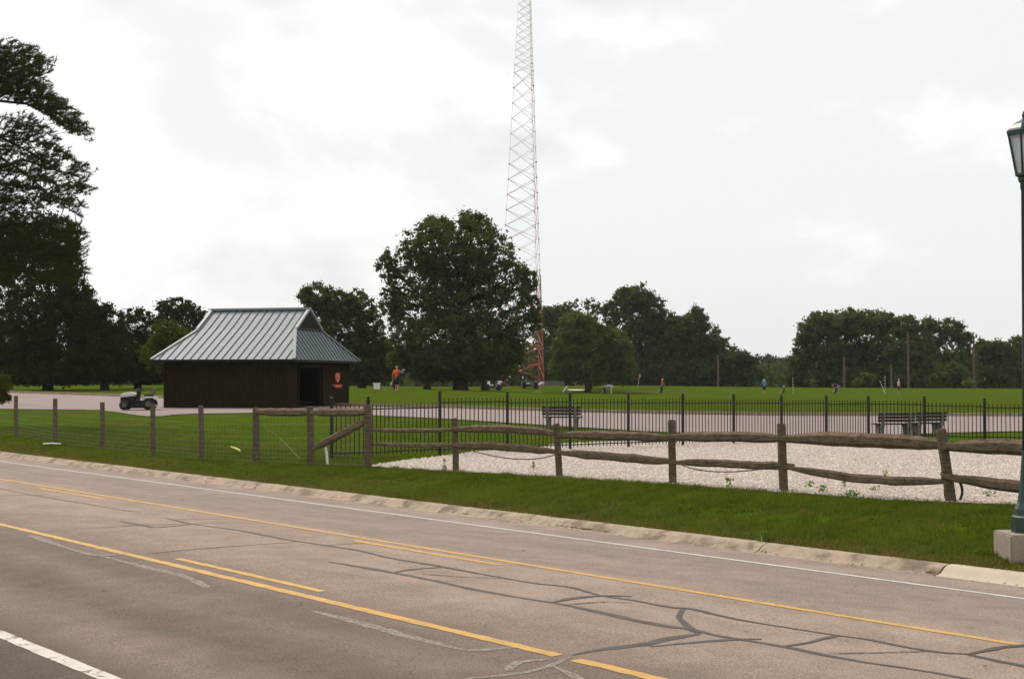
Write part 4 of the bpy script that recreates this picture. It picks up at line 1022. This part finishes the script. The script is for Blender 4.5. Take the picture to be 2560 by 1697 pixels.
# ------------------------------------------------------------------ benches
def bench(loc, yaw, label, L=1.75, flip=1):
    root = thing('park_bench', label, 'bench', loc, 'benches behind the iron fence'); M = Matrix.Rotation(yaw, 3, 'Z')
    def T(x, y, z): return Vector(loc) + M @ Vector((x, y, z))
    for s in (-1, 1):
        x = s*L*.36; q = MB()
        q.prism([T(x-.06, y, z) for y, z in ((-.32,.36),(.30,.36),(.30,.44),(-.32,.44))], M @ Vector((.12,0,0)))
        q.prism([T(x-.06, y, z) for y, z in ((-.24,-.1),(-.12,-.1),(-.06,.10),(.06,.10),(.12,-.1),(.24,-.1),(.24,.36),(-.24,.36))], M @ Vector((.12,0,0)))
        part('leg', q, M_bconc, root)
        part('back_support', MB().prism([T(x-.05, y, z) for y, z in ((-.30,.40),(-.20,.40),(-.30,.92),(-.38,.92))], M @ Vector((.10,0,0))), M_bconc, root)
    for y in (-.12, .02, .16, .29): part('seat_slat', MB().beam(T(-L/2, y, .465), T(L/2, y, .465), .12, .045), M_bench, root)
    for z, y in ((.60,-.285),(.72,-.305),(.85,-.325)): part('back_slat', MB().beam(T(-L/2, y, z), T(L/2, y, z), .045, .10), M_bench, root)
def bz(px, py, d): p = base(px, d); return (p.x, p.y, p.z)
bench(bz(1406, 1068, 57), R(-12), 'lone dark bench behind the middle of the iron fence', 1.55)
bench(bz(2232, 1090, 54.6), R(9), 'left bench of the pair on the right', 1.5)
bench(bz(2315, 1090, 55.4), R(20), 'right bench of the pair on the right', 1.4)

# ------------------------------------------------------------------ street lamp
def lamp():
    d = 18.4; c = base(2565, d); z0 = P(2565, 1330, d).z
    root = thing('street_lamp', 'dark green lantern street lamp on a flared base at the right edge', 'street lamp', (c.x, c.y, z0))
    pl = single('concrete_plinth', MB().box((c.x, c.y, (z0+c.z-.25)/2), (.67, .67, z0-c.z+.25)), M_conc, 'square concrete plinth under the green street lamp', 'plinth', (c.x, c.y, c.z-.1))
    bm = bmesh.new(); bm.from_mesh(pl.data); bmesh.ops.bevel(bm, geom=list(bm.edges), offset=.02, segments=2, affect='EDGES'); bm.to_mesh(pl.data); bm.free()
    k = d/F; o = Vector((c.x, c.y, 0))
    def z(py): return P(2563, py + 6, d).z
    part('base', MB().lathe(o, [(.205, z0+.001), (.205, z0+.05), (.20, z0+.20), (.175, z0+.22), (.165, z0+.30), (.125, z(1250)), (.095, z(1210)), (.078, z(1165)), (.064, z(1120))], 8, R(22.5)), M_green, root)
    part('pole', MB().lathe(o, [(.060, z(1120)), (.048, z(900)), (.042, z(470)), (.052, z(466)), (.052, z(452)), (.07, z(448)), (.085, z(440)), (.06, z(436))], 14), M_green, root, True)
    zb, zt = z(428), z(330); rb, rt = .105, .20
    lf = MB().lathe(o, [(.06, z(440)), (rb+.015, z(434)), (rb+.015, zb)], 6)
    n = 6
    for i in range(n):
        a = 2*math.pi*i/n; u = Vector((math.cos(a), math.sin(a), 0)); lf.beam(o + u*rb + Vector((0,0,zb)), o + u*rt + Vector((0,0,zt)), .024, .024)
    lf.lathe(o, [(rt+.02, zt-.015), (rt+.025, z(322)), (rt-.005, z(318))], 6); part('lantern_frame', lf, M_green, root)
    for i in range(n):
        a0, a1 = 2*math.pi*i/n, 2*math.pi*(i+1)/n; f0 = lambda a, r, zz: o + Vector((math.cos(a)*r, math.sin(a)*r, zz))
        part('pane', MB().prism([f0(a0, rb-.004, zb+.01), f0(a1, rb-.004, zb+.01), f0(a1, rt-.006, zt-.02), f0(a0, rt-.006, zt-.02)], -Vector((math.cos((a0+a1)/2), math.sin((a0+a1)/2), 0))*.006), M_glass, root)
    part('bulb', MB().lathe(o, [(.03, zb), (.045, zb+.05), (.05, zb+.16), (.03, zb+.24), (.005, zb+.27)], 10), M_white, root, True)
    part('lantern_roof', MB().lathe(o, [(rt+.005, z(318)), (rt*.75, z(306)), (rt*.35, z(297)), (.03, z(294)), (.018, z(288)), (.028, z(283)), (.004, z(272))], 6), M_green, root)
lamp()

# ------------------------------------------------------------------ garden tractor
def tractor():
    d = 73.5; g = base(355, d); g.z += .035
    root = thing('garden_tractor', 'pale-hooded ride-on mower parked at the left end of the shelter', 'mower', g); yaw = R(4); M = Matrix.Rotation(yaw, 3, 'Z')
    def T(x, y, z): return g + M @ Vector((x, y, z))       # x forward is to the left: -x
    def wheel(x, y, r, w):
        wl_ = part('wheel', MB().tube([T(x, y-w/2, r), T(x, y-w/2+.03, r), T(x, y+w/2-.03, r), T(x, y+w/2, r)], [r*.86, r, r, r*.86], 18), M_black, root, True)
        part('rim', MB().tube([T(x, y-w/2-.01, r), T(x, y-w/2+.02, r)], [r*.42, r*.5], 12), M_seat, wl_)
    for y in (-.42, .42): wheel(-.80, y, .25, .17); wheel(.42, y, .31, .24)
    part('chassis', MB().box(T(-.18, 0, .38), (1.45, .36, .22), M), M_black, root)
    part('mower_deck', MB().prism([T(x, -.55, z) for x, z in ((-.52,.10),(.18,.10),(.16,.27),(-.46,.27))], M @ Vector((0, 1.1, 0))), M_black, root)
    hd = [(-1.02,.66),(-1.06,.74),(-1.00,.84),(-.80,.91),(-.55,.93),(-.32,.88),(-.20,.80),(-.45,.70),(-.9,.66)]
    q = MB(); q.prism([T(x, -.28, z) for x, z in hd], M @ Vector((0, .56, 0))); o = part('hood', q, M_hood, root)
    bm = bmesh.new(); bm.from_mesh(o.data); bmesh.ops.bevel(bm, geom=list(bm.edges), offset=.04, segments=2, affect='EDGES'); bm.to_mesh(o.data); bm.free()
    part('grille', MB().box(T(-.96, 0, .55), (.14, .5, .22), M), M_black, root); part('engine_side', MB().box(T(-.62, 0, .58), (.62, .46, .24), M), M_black, root)
    part('bumper', MB().box(T(-1.07, 0, .50), (.05, .46, .07), M), M_white, root)
    part('dashboard', MB().prism([T(x, -.2, z) for x, z in ((-.28,.5),(-.10,.5),(-.06,.98),(-.20,.98))], M @ Vector((0, .4, 0))), M_black, root)
    sw = MB(); c = T(-.02, 0, 1.06); ax = M @ Vector((.35, 0, .94)); ax.normalize(); e1 = M @ Vector((0, 1, 0)); e2 = ax.cross(e1)
    sw.tube([c + (e1*math.cos(a) + e2*math.sin(a))*.18 for a in np.linspace(0, 2*math.pi, 21)], .018, 6, False); sw.tube([c - ax*.14, c], .022, 6); sw.tube([c - e1*.17, c + e1*.17], .014, 5)
    part('steering_wheel', sw, M_black, root)
    part('fender', MB().prism([T(x, -.55, z) for x, z in ((.02,.60),(.14,.68),(.72,.68),(.80,.55),(.74,.55),(.68,.63),(.16,.63),(.06,.56))], M @ Vector((0, 1.1, 0))), M_hood, root)
    part('seat', MB().prism([T(x, -.24, z) for x, z in ((.16,.70),(.55,.70),(.60,.80),(.18,.80))], M @ Vector((0, .48, 0))), M_black, root)
    o = part('seat_back', MB().prism([T(x, -.24, z) for x, z in ((.46,.80),(.58,.80),(.72,1.08),(.66,1.16),(.56,1.14))], M @ Vector((0, .48, 0))), M_seat, root)
    part('hitch', MB().box(T(.86, 0, .22), (.30, .5, .05), M), M_white, root)
tractor()

# ------------------------------------------------------------------ people
def vox(mb, size, m, name):
    ob = bpy.data.objects.new('tmp', mb.mesh('tmp', m)); COL.objects.link(ob)
    md = ob.modifiers.new('r', 'REMESH'); md.mode = 'VOXEL'; md.voxel_size = size; md.use_smooth_shade = True
    sm = ob.modifiers.new('s', 'SMOOTH'); sm.factor = .5; sm.iterations = 2
    dg = bpy.context.evaluated_depsgraph_get(); me = bpy.data.meshes.new_from_object(ob.evaluated_get(dg)); me.name = name
    old = ob.data; bpy.data.objects.remove(ob); bpy.data.meshes.remove(old)
    if not me.materials: me.materials.append(m)
    return me
def cap(mb, a, b, ra, rb):
    a, b = Vector(a), Vector(b); mb.tube([a, b], [ra, rb], 12); mb.sphere(a, ra, 12, 8); mb.sphere(b, rb, 12, 8)
STAND = dict(pelvis=(0,0,.96), waist=(0,.0,1.10), chest=(0,.0,1.32), neck=(0,.0,1.50), head=(0,.02,1.655), sl=(-.185,0,1.44), sr=(.185,0,1.44), el=(-.25,-.02,1.15), er=(.25,-.02,1.15), wl=(-.25,.08,.91), wr=(.25,.08,.91),
             hl=(-.095,0,.93), hr=(.095,0,.93), kl=(-.11,.03,.50), kr=(.11,.03,.50), al=(-.12,-.02,.09), ar=(.12,-.02,.09))
WALK = dict(STAND, kl=(-.10,.14,.51), al=(-.10,.06,.09), kr=(.10,.0,.49), ar=(.10,-.20,.13), el=(-.27,-.06,1.16), wl=(-.27,-.02,.92), er=(.30,.05,1.20), wr=(.22,.26,1.16), head=(.0,.04,1.65))
BEND = dict(STAND, waist=(0,.10,1.07), chest=(0,.30,1.18), neck=(0,.46,1.25), head=(0,.59,1.22), sl=(-.18,.40,1.22), sr=(.18,.40,1.22), el=(-.16,.48,.94), er=(.16,.48,.94), wl=(-.06,.52,.72), wr=(.06,.52,.72), pelvis=(0,-.06,.96), hl=(-.095,-.06,.93), hr=(.095,-.06,.93))
STOOP = dict(BEND, waist=(0,.16,1.02), chest=(0,.40,1.05), neck=(0,.58,1.04), head=(0,.71,.97), sl=(-.18,.52,1.03), sr=(.18,.52,1.03), el=(-.17,.56,.75), er=(.17,.58,.75), wl=(-.10,.60,.50), wr=(.10,.62,.50), pelvis=(0,-.10,.94), hl=(-.095,-.10,.91), hr=(.095,-.10,.91), kl=(-.11,.02,.50), kr=(.11,.02,.50))
HOLD = dict(STAND, el=(-.24,.03,1.16), wl=(-.08,.24,1.06), er=(.25,.03,1.16), wr=(.05,.27,1.08), head=(0,.05,1.645))
def person(label, loc, yaw, pose, shirt, legs, cap_m=None, long_legs=False, hair=M_hair, scale=1.0, voxs=.024, shorts_len=.9):
    loc = Vector(loc); M = Matrix.Rotation(yaw, 3, 'Z'); J = {k: Vector(v)*scale for k, v in pose.items()}
    root = thing('person', label, 'person', loc, 'golfers on the course'); s = scale
    b = MB(); cap(b, J['pelvis'], J['waist'], .135*s, .12*s); cap(b, J['waist'], J['chest'], .12*s, .145*s); cap(b, J['chest'], J['neck'], .12*s, .058*s); cap(b, J['neck'], J['head'], .056*s, .062*s)
    hd = J['head']; fwd = Vector((0, 1, 0)); 
    if pose in (BEND, STOOP): fwd = Vector((0, .75, -.66))
    rotm = fwd.to_track_quat('Y', 'Z').to_matrix()
    b.sphere(hd + rotm @ Vector((0, -.008, .02))*s, .088*s, 14, 10, (.86, 1.02, 1.22), rotm); b.sphere(hd + rotm @ Vector((0, .03, -.06))*s, .058*s, 10, 8, (.95, .9, .9), rotm)
    b.sphere(hd + rotm @ Vector((0, .095, -.005))*s, .019*s, 8, 6, (.8, 1, 1.3), rotm)
    for q in (-1, 1): b.sphere(hd + rotm @ Vector((.079*q, -.005, 0))*s, .021*s, 8, 6, (.5, .8, 1.3), rotm)
    b.sphere(J['pelvis'], .145*s, 12, 8, (1.12, .82, .8))
    for c in 'lr':
        cap(b, J['s'+c], J['e'+c], .057*s, .043*s); cap(b, J['e'+c], J['w'+c], .043*s, .029*s); cap(b, J['chest'] + Vector((0,0,.06))*s, J['s'+c], .09*s, .06*s)
        dr = (J['w'+c] - J['e'+c]).normalized(); sd_ = dr.cross(Vector((0, 1, .3))).normalized() if abs(dr.y) < .9 else Vector((1, 0, 0)); pm = J['w'+c] + dr*.075*s
        cap(b, J['w'+c] + dr*.02*s, pm, .030*s, .034*s)
        curl = dr.cross(sd_)
        for i, (off, ln) in enumerate(((-.027,.062),(-.009,.072),(.009,.068),(.027,.052))):
            k0 = pm + sd_*off*s + dr*.02*s; k1 = k0 + dr*ln*.55*s; k2 = k1 + (dr*.6 + curl*.8).normalized()*ln*.5*s; cap(b, k0, k1, .011*s, .0105*s); cap(b, k1, k2, .0105*s, .010*s)
        th0 = J['w'+c] + dr*.035*s - sd_*.025*s; cap(b, th0, th0 + (dr*.7 - sd_*.7)*.06*s, .013*s, .011*s)
        cap(b, J['h'+c], J['k'+c], .085*s, .056*s); cap(b, J['k'+c], J['a'+c], .054*s, .036*s); ft = J['a'+c]; cap(b, ft - Vector((0,.03,.03))*s, ft + Vector((0,.15,-.045))*s, .042*s, .036*s)
    def put(name, mb, m, vs): me = vox(mb, vs, m, name); me.transform(M.to_4x4()); return link(name, me, root)
    put('body', b, M_skin, min(.016, voxs*.85))
    t = MB(); cap(t, J['pelvis'] + Vector((0,0,.02))*s, J['waist'], .158*s, .145*s); cap(t, J['waist'], J['chest'], .145*s, .168*s); cap(t, J['chest'], J['chest'].lerp(J['neck'], .75), .145*s, .082*s)
    for c in 'lr': cap(t, J['chest'] + Vector((0,0,.05))*s, J['s'+c], .10*s, .078*s); cap(t, J['s'+c], J['s'+c].lerp(J['e'+c], .75), .08*s, .075*s)
    put('shirt', t, shirt, voxs)
    g_ = MB(); g_.sphere(J['pelvis'] - Vector((0,0,.02))*s, .17*s, 12, 8, (1.1, .85, .85))
    for c in 'lr':
        cap(g_, J['h'+c], J['h'+c].lerp(J['k'+c], shorts_len), .105*s, .092*s)
        if long_legs: cap(g_, J['k'+c], J['k'+c].lerp(J['a'+c], .92), .085*s, .068*s); cap(g_, J['h'+c], J['k'+c], .105*s, .086*s)
    put('trousers' if long_legs else 'shorts', g_, legs, voxs)
    for c in 'lr':
        f_ = MB(); ft = J['a'+c]; cap(f_, ft - Vector((0,.035,.035))*s, ft + Vector((0,.15,-.045))*s, .052*s, .045*s); f_.box(ft + Vector((0,.06,-.075))*s, (.085*s,.26*s,.03*s)); put('shoe', f_, M_shoe, voxs)
    if cap_m:
        h_ = MB(); h_.sphere(hd + rotm @ Vector((0,-.012,.055))*s, .098*s, 12, 8, (.95, 1.08, .92), rotm); h_.box(hd + rotm @ Vector((0,.13,.06))*s, (.14*s,.13*s,.022*s), rotm); put('cap', h_, cap_m, voxs)
    else:
        h_ = MB(); h_.sphere(hd + rotm @ Vector((0,-.03,.04))*s, .098*s, 12, 8, (.95, 1.0, 1.0), rotm); put('hair', h_, hair, voxs)
    return root, M, J
def golf_bag(label, foot, topv, cloth, stand=True, group='golf bags'):
    foot = Vector(foot); topv = Vector(topv); root = thing('golf_bag', label, 'golf bag', foot, group); ax = (topv-foot).normalized()
    part('bag', MB().tube([foot, foot.lerp(topv, .04), foot.lerp(topv, .5), foot.lerp(topv, .96), topv], [.11, .13, .12, .135, .13], 12), cloth, root, True)
    sd_ = ax.orthogonal().normalized(); sd2 = ax.cross(sd_)
    part('pocket', MB().tube([foot.lerp(topv, .12) + sd2*.11, foot.lerp(topv, .5) + sd2*.11], [.07, .06], 8), M_white if cloth is M_bag else M_bag, root, True)
    part('strap', MB().tube([foot.lerp(topv, .25) - sd2*.12, foot.lerp(topv, .5) - sd2*.24, foot.lerp(topv, .8) - sd2*.13], .022, 6), M_bag, root)
    for i in range(7):
        a = i*.9; e = topv + (sd_*math.cos(a) + sd2*math.sin(a))*.07; t = e + ax*random.uniform(.14, .34)
        c = part('club', MB().tube([e - ax*.05, t], .008, 5), M_chrome, root); part('club_head', MB().sphere(t, .045, 8, 6, (.8, 1.2, .7)), M_chrome if i % 2 else M_bag, c)
    if stand:
        for s in (-1, 1): q = foot.lerp(topv, .8) + sd2*.1; e = q + Vector((s*.22, 0, 0)) + sd2*.25; e.z = foot.z; part('stand_leg', MB().tube([q, e], .012, 5), M_chrome, root)
    return root
# walking man in orange near the oak
def gp(px, d, dz=0): p = base(px, d); return Vector((p.x, p.y, p.z+dz))
g = gp(992, 100)
person('person in orange shirt and dark shorts walking away with a golf bag', g, R(-12), WALK, M_shirt_o, M_navy, None, voxs=.013)
golf_bag('dark golf bag with white pocket slung on the orange-shirted walker', g + Vector((-.06, -.16, .72)), g + Vector((.36, -.24, 1.30)), M_bag, False)
single('club_towel', MB().tube([g + Vector((-.42, 0, .42)), g + Vector((-.40, 0, .55)), g + Vector((-.30, 0, .74))], [.05, .07, .03], 6), M_ygr, 'bright yellow-green towel hanging beside the walking person', 'towel', g + Vector((-.42, 0, .4)))
person('person in white shirt and white cap stooping in front of the tower', gp(1349, 186), R(-60), BEND, M_shirt_w, M_khaki, M_capw)
person('person in pale shirt and white cap bending over a golf bag', gp(1528, 184), R(75), STOOP, M_shirt_l, M_beige, M_capw, long_legs=True)
golf_bag('black golf bag standing before the bending pale-shirted person', gp(1512, 183.6), gp(1510, 183.6, .85), M_bag)
person('person in orange shirt and white cap standing on the green', gp(1655, 190), R(-100), HOLD, M_shirt_o, M_navy, M_capw, long_legs=True)
golf_bag('black golf bag with white pocket beside the standing orange shirt', gp(1651, 189), gp(1653, 189, .8), M_bag)
person('person in blue shirt and white cap seen from behind', gp(1910, 176), R(-20), HOLD, M_shirt_b, M_navy, M_capw)
person('person in dark shirt stooping beside a striped bag', gp(2096, 172), R(80), STOOP, M_shirt_d, M_khaki, None)
person('person in lilac shirt and orange cap standing on the right', gp(2246, 169), R(-95), STAND, M_shirt_l, M_maroon, M_capo, scale=1.03)
golf_bag('white and black golf bag tipped over left of the small bunker', gp(1408, 188), gp(1418, 188, .7), M_white)
golf_bag('red-brown golf bag standing right of the blue shirt', gp(1957, 175), gp(1959, 175, .75), M_maroon)
golf_bag('dark bag with white stripe in front of the stooping dark shirt', gp(2084, 171.4), gp(2092, 171.4, .75), M_bag)
# striped marker poles
def striped(label, px, d, py_top, lean=0, flag=False):
    b = gp(px, d); t = P(px + lean, py_top, d); root = thing('striped_pole', label, 'pole', b, 'striped poles on the green'); n_ = 11
    part('shaft', MB().tube([b - Vector((0,0,.1)), t], .035, 8), M_white, root)
    for i in range(n_):
        if i % 2: part('band', MB().tube([b.lerp(t, i/n_), b.lerp(t, (i+.85)/n_)], .042, 8), M_dkred if flag or lean else M_maroon, root)
    if flag: part('flag', MB().prism([t + Vector((.0,0,-.05)), t + Vector((.22,.02,.10)), t + Vector((.18,.02,.40)), t + Vector((.05,.0,.55)), t + Vector((-.03,0,.3))], (0,.03,0)), M_torch, root)
striped('striped pole with an orange flag on top', 1594, 200, 943, 4, True)
striped('upright striped pole with reddish tip left of the stooping dark shirt', 1982, 174, 944)
striped('tall upright striped pole left of the orange cap', 2212, 171, 940)
striped('tilted striped pole leaning against the tall one', 2213, 170.6, 953, -13)
# timber poles among the far trees
for px, top, d, lab in ((1795,890,204,'thin timber pole behind the green left of the gap'),(2110,895,206,'short timber pole in front of the right clump'),(2270,832,206,'tall timber pole in the middle of the right clump'),(2434,842,206,'timber pole at the right end of the right clump'),(2228,912,207,'grey slim pole between the tilted marker and the tall pole')):
    b = gp(px, d, -.3); t = P(px, top, d); r_ = thing('timber_pole', lab, 'pole', b, 'timber poles by the treeline'); part('shaft', MB().tube([b, t], [.17, .12], 8), M_pole, r_); part('pole_top', MB().tube([t, t + Vector((0,0,.12))], [.14, .05], 8), M_pole, r_)
# white tub, bunker sand, signs, board fence and carts below the tower
b = gp(942, 104); wb = thing('white_tub', 'white plastic tub on the lawn left of the walking person', 'tub', b)
part('body', MB().lathe(b, [(.20, 0), (.23, .02), (.22, .22), (.25, .42), (.27, .45)], 14), M_white, wb, True); part('rim', MB().lathe(b + Vector((0,0,.45)), [(.29, 0), (.29, .05), (.22, .05)], 14), M_white, wb)
def sand(px, d, w, l, lab):
    c = gp(px, d, .03); V = [c + Vector((w*math.cos(a)*(1+.15*math.sin(3*a)), l*math.sin(a), 0)) for a in np.linspace(0, 2*math.pi, 25)[:-1]]
    for v in V: v.z = float(zground(v.x, v.y)) + .06
    o = link('bunker', arrmesh('bunker', [tuple(v) for v in V] + [(c.x, c.y, float(zground(c.x, c.y)) + .09)], [(i, (i+1) % 24, 24) for i in range(24)], M_sand)); o['kind'] = 'structure'
sand(1440, 192, 1.2, 1.6, ''); sand(1338, 184, .8, 1.0, '')
bf = thing('board_fence', 'grey weathered board fence at the foot of the tower', 'fence', gp(1355, 215))
def pz(px, py, d): return P(px, py, d)
for a, b_ in ((1302,1411),):
    n_ = 44
    for i in range(n_):
        px = a + (b_-a)*(i+.5)/n_; t = pz(px, 952 + random.uniform(-.4,.4), 215); t2 = pz(px, 985, 215); part('board', MB().beam(t2, t, (b_-a)/n_*215/F*.92, .03, (0,1,0)), M_grey, bf)
    part('rail', MB().beam(pz(a, 958, 215.06), pz(b_, 958, 215.06), .06, .1), M_grey, bf); part('rail', MB().beam(pz(a, 976, 215.06), pz(b_, 976, 215.06), .06, .1), M_grey, bf)
def cart(label, px, d, yaw, roof=True, body=M_bag):
    g = gp(px, d); root = thing('golf_cart', label, 'golf cart', g, 'golf carts by the tower'); M = Matrix.Rotation(yaw, 3, 'Z'); T = lambda x, y, z: g + M @ Vector((x, y, z))
    part('body', MB().prism([T(x, -.55, z) for x, z in ((-1.15,.25),(1.15,.25),(1.2,.55),(.8,.80),(.55,.80),(.45,.42),(.0,.42),(-.05,.62),(-.6,.62),(-.65,.85),(-1.15,.80))], M @ Vector((0,1.1,0))), body, root)
    part('seat', MB().box(T(-.3, 0, .70), (.5, 1.0, .14), M), M_white, root); part('seat_back', MB().box(T(-.55, 0, .98), (.12, 1.0, .45), M), M_white if not roof else M_seat, root)
    for x in (-.8, .8):
        for y in (-.52, .52): part('wheel', MB().tube([T(x, y-.09, .22), T(x, y+.09, .22)], .22, 14), M_black, root)
    if roof:
        for x in (-.75, .55):
            for y in (-.48, .48): part('roof_post', MB().tube([T(x, y, .75), T(x*.9, y, 1.8)], .02, 6), M_black, root)
        part('roof', MB().prism([T(x, -.6, z) for x, z in ((-1.0,1.78),(.75,1.78),(.7,1.86),(-.95,1.86))], M @ Vector((0,1.2,0))), M_black, root)
cart('dark golf cart under the skirt of the oak left of the board fence', 1232, 190, R(15), False)
cart('dark roofed golf cart beside the stooping white shirt', 1325, 196, R(5), True)
b = gp(1248, 194); w_ = thing('ball_washer', 'white stand with cap left of the board fence', 'washer', b)
part('column', MB().lathe(b, [(.30,0),(.28,.5),(.22,.55),(.24,.9)], 10), M_white, w_, True); part('canopy', MB().lathe(b + Vector((0,0,.9)), [(.42,0),(.42,.14),(.25,.2)], 10), M_white, w_); part('sign_panel', MB().box(b + Vector((.15,0,1.3)), (.6,.1,.28)), M_red, w_)
pst = gp(1203, 150); single('marker_post', MB().box(pst + Vector((0,0,.45)), (.11,.11,1.3)), M_pole, 'pale square post right of the oak trunk', 'post', pst)
# small trunks beside the oak
for px, d, r_, top, lab in ((1068,150,.42,905,'dark trunk left of the large oak trunk'),(990,156,.30,905,'slim dark trunk behind the walking person'),(1210,152,.30,900,'dark trunk right of the oak beside the pale post'),(1475,196,.35,905,'trunk below the pale willow')):
    b = gp(px, d, -.3); t = P(px, top, d); rt = thing('tree', lab, 'tree', b, 'bare trunks near the oak'); part('trunk', MB().tube([b, b + Vector((0,0,.5)), b.lerp(t, .5), t], [r_*1.4, r_, r_*.85, r_*.7], 9), M_bark, rt, True)
    V, Fq, rn = leaf_cloud(np.array([tuple(t + Vector((random.uniform(-1.6,1.6), random.uniform(-1.6,1.6), random.uniform(-.6,2.2)))) for _ in range(60)]), np.full(60, .7), 26, .26)
    link('crown', arrmesh('crown', V, Fq, L_mid, rn, b), rt)
# little things on the verge and yard
def stick(label, x0, y0, x1, y1, r_, m, cat, name, ground_=True, h=0):
    a = G(x0, y0); b = G(x1, y1) if ground_ else P(x1, y1, a.y); 
    if ground_: a = a + Vector((0,0,r_*.8+.05)); b = b + Vector((0,0,r_*.8+.05))
    single(name, MB().tube([a, a.lerp(b, .5) + Vector((.01,0,.01)), b], [r_, r_*1.05, r_*.9], 7), m, label, cat, a)
stick('white plastic stake leaning by the iron corner post', 819, 1163, 813, 1112, .032, M_white, 'stake', 'stake', False)
stick('yellow-green painted stick lying in the grass behind the wire', 578, 1123, 601, 1133, .028, M_ygr, 'stick', 'stick')
stick('flat white strip lying in the grass near the left posts', 108, 1114, 152, 1114, .022, M_white, 'strip', 'marker_strip')
# weeds
def weed(px, py, h, w, n_, label):
    b = G(px, py); V = []; Fq = []; rn = []
    for i in range(n_):
        a = random.uniform(0, 6.28); e = b + Vector((math.cos(a)*w*random.random(), math.sin(a)*w*random.random(), h*random.uniform(.25, 1))); s = .03*random.uniform(.6, 1.4)
        t = Vector((random.uniform(-1,1), random.uniform(-1,1), random.uniform(.1,1))).normalized()*s; u = t.orthogonal().normalized()*s*.45; k = len(V)
        V += [tuple(e-t), tuple(e+u), tuple(e+t), tuple(e-u)]; Fq.append((k,k+1,k+2,k+3)); rn += [random.random()]*4
    root = thing('weed', label, 'plant', b, 'weeds in the gravel')
    link('leaves', arrmesh('leaves', V, Fq, L_weed, rn, b), root); st = MB()
    for _ in range(3): st.tube([b, b + Vector((random.uniform(-w,w)*.5, random.uniform(-w,w)*.5, h*.9))], .005, 4)
    part('stem', st, MATS['yellow_green_paint'] if False else M_ygr, root)
for px, py, h, w, n_, lab in ((1334,1176,.22,.06,26,'slender weed in the gravel right of the first split-rail post'),(1110,1163,.18,.05,16,'weed at the left tip of the gravel'),(1112,1178,.14,.08,26,'low dark weed at the gravel edge beside the first post'),(1823,1222,.22,.08,30,'weed left of the straight dark post'),(2024,1220,.14,.12,24,'low weed right of the straight dark post'),(2056,1232,.14,.14,34,'spreading low weed below the slipped rail'),(2111,1222,.22,.05,24,'upright weed through the slipped rail'),(2183,1228,.10,.12,22,'flat weed in the gravel under the slipped rail'),(2214,1194,.16,.06,22,'yellowish weed above the slipped rail'),(1905,1362,.16,.10,60,'weed growing from a kerb joint'),(2130,1248,.16,.2,60,'leafy weed at the gravel edge right of centre'),(2470,1243,.12,.16,30,'sparse weed patch near the lamp')):
    weed(px, py, h, w, n_, lab)

# ------------------------------------------------------------------ thin summer haze
hz = struct(link('haze', MB().box((0, 0, 53), (6400, 6400, 114)).mesh('haze', M_glass)), 'stuff')
hm = bpy.data.materials.new('thin_haze'); hm.use_nodes = True; ht = hm.node_tree; ht.nodes.clear()
ho = ht.nodes.new('ShaderNodeOutputMaterial'); hv = ht.nodes.new('ShaderNodeVolumePrincipled'); hv.inputs['Density'].default_value = .00010; hv.inputs['Color'].default_value = (.95, .98, .97, 1)
ht.links.new(hv.outputs[0], ho.inputs['Volume']); hz.data.materials.clear(); hz.data.materials.append(hm)
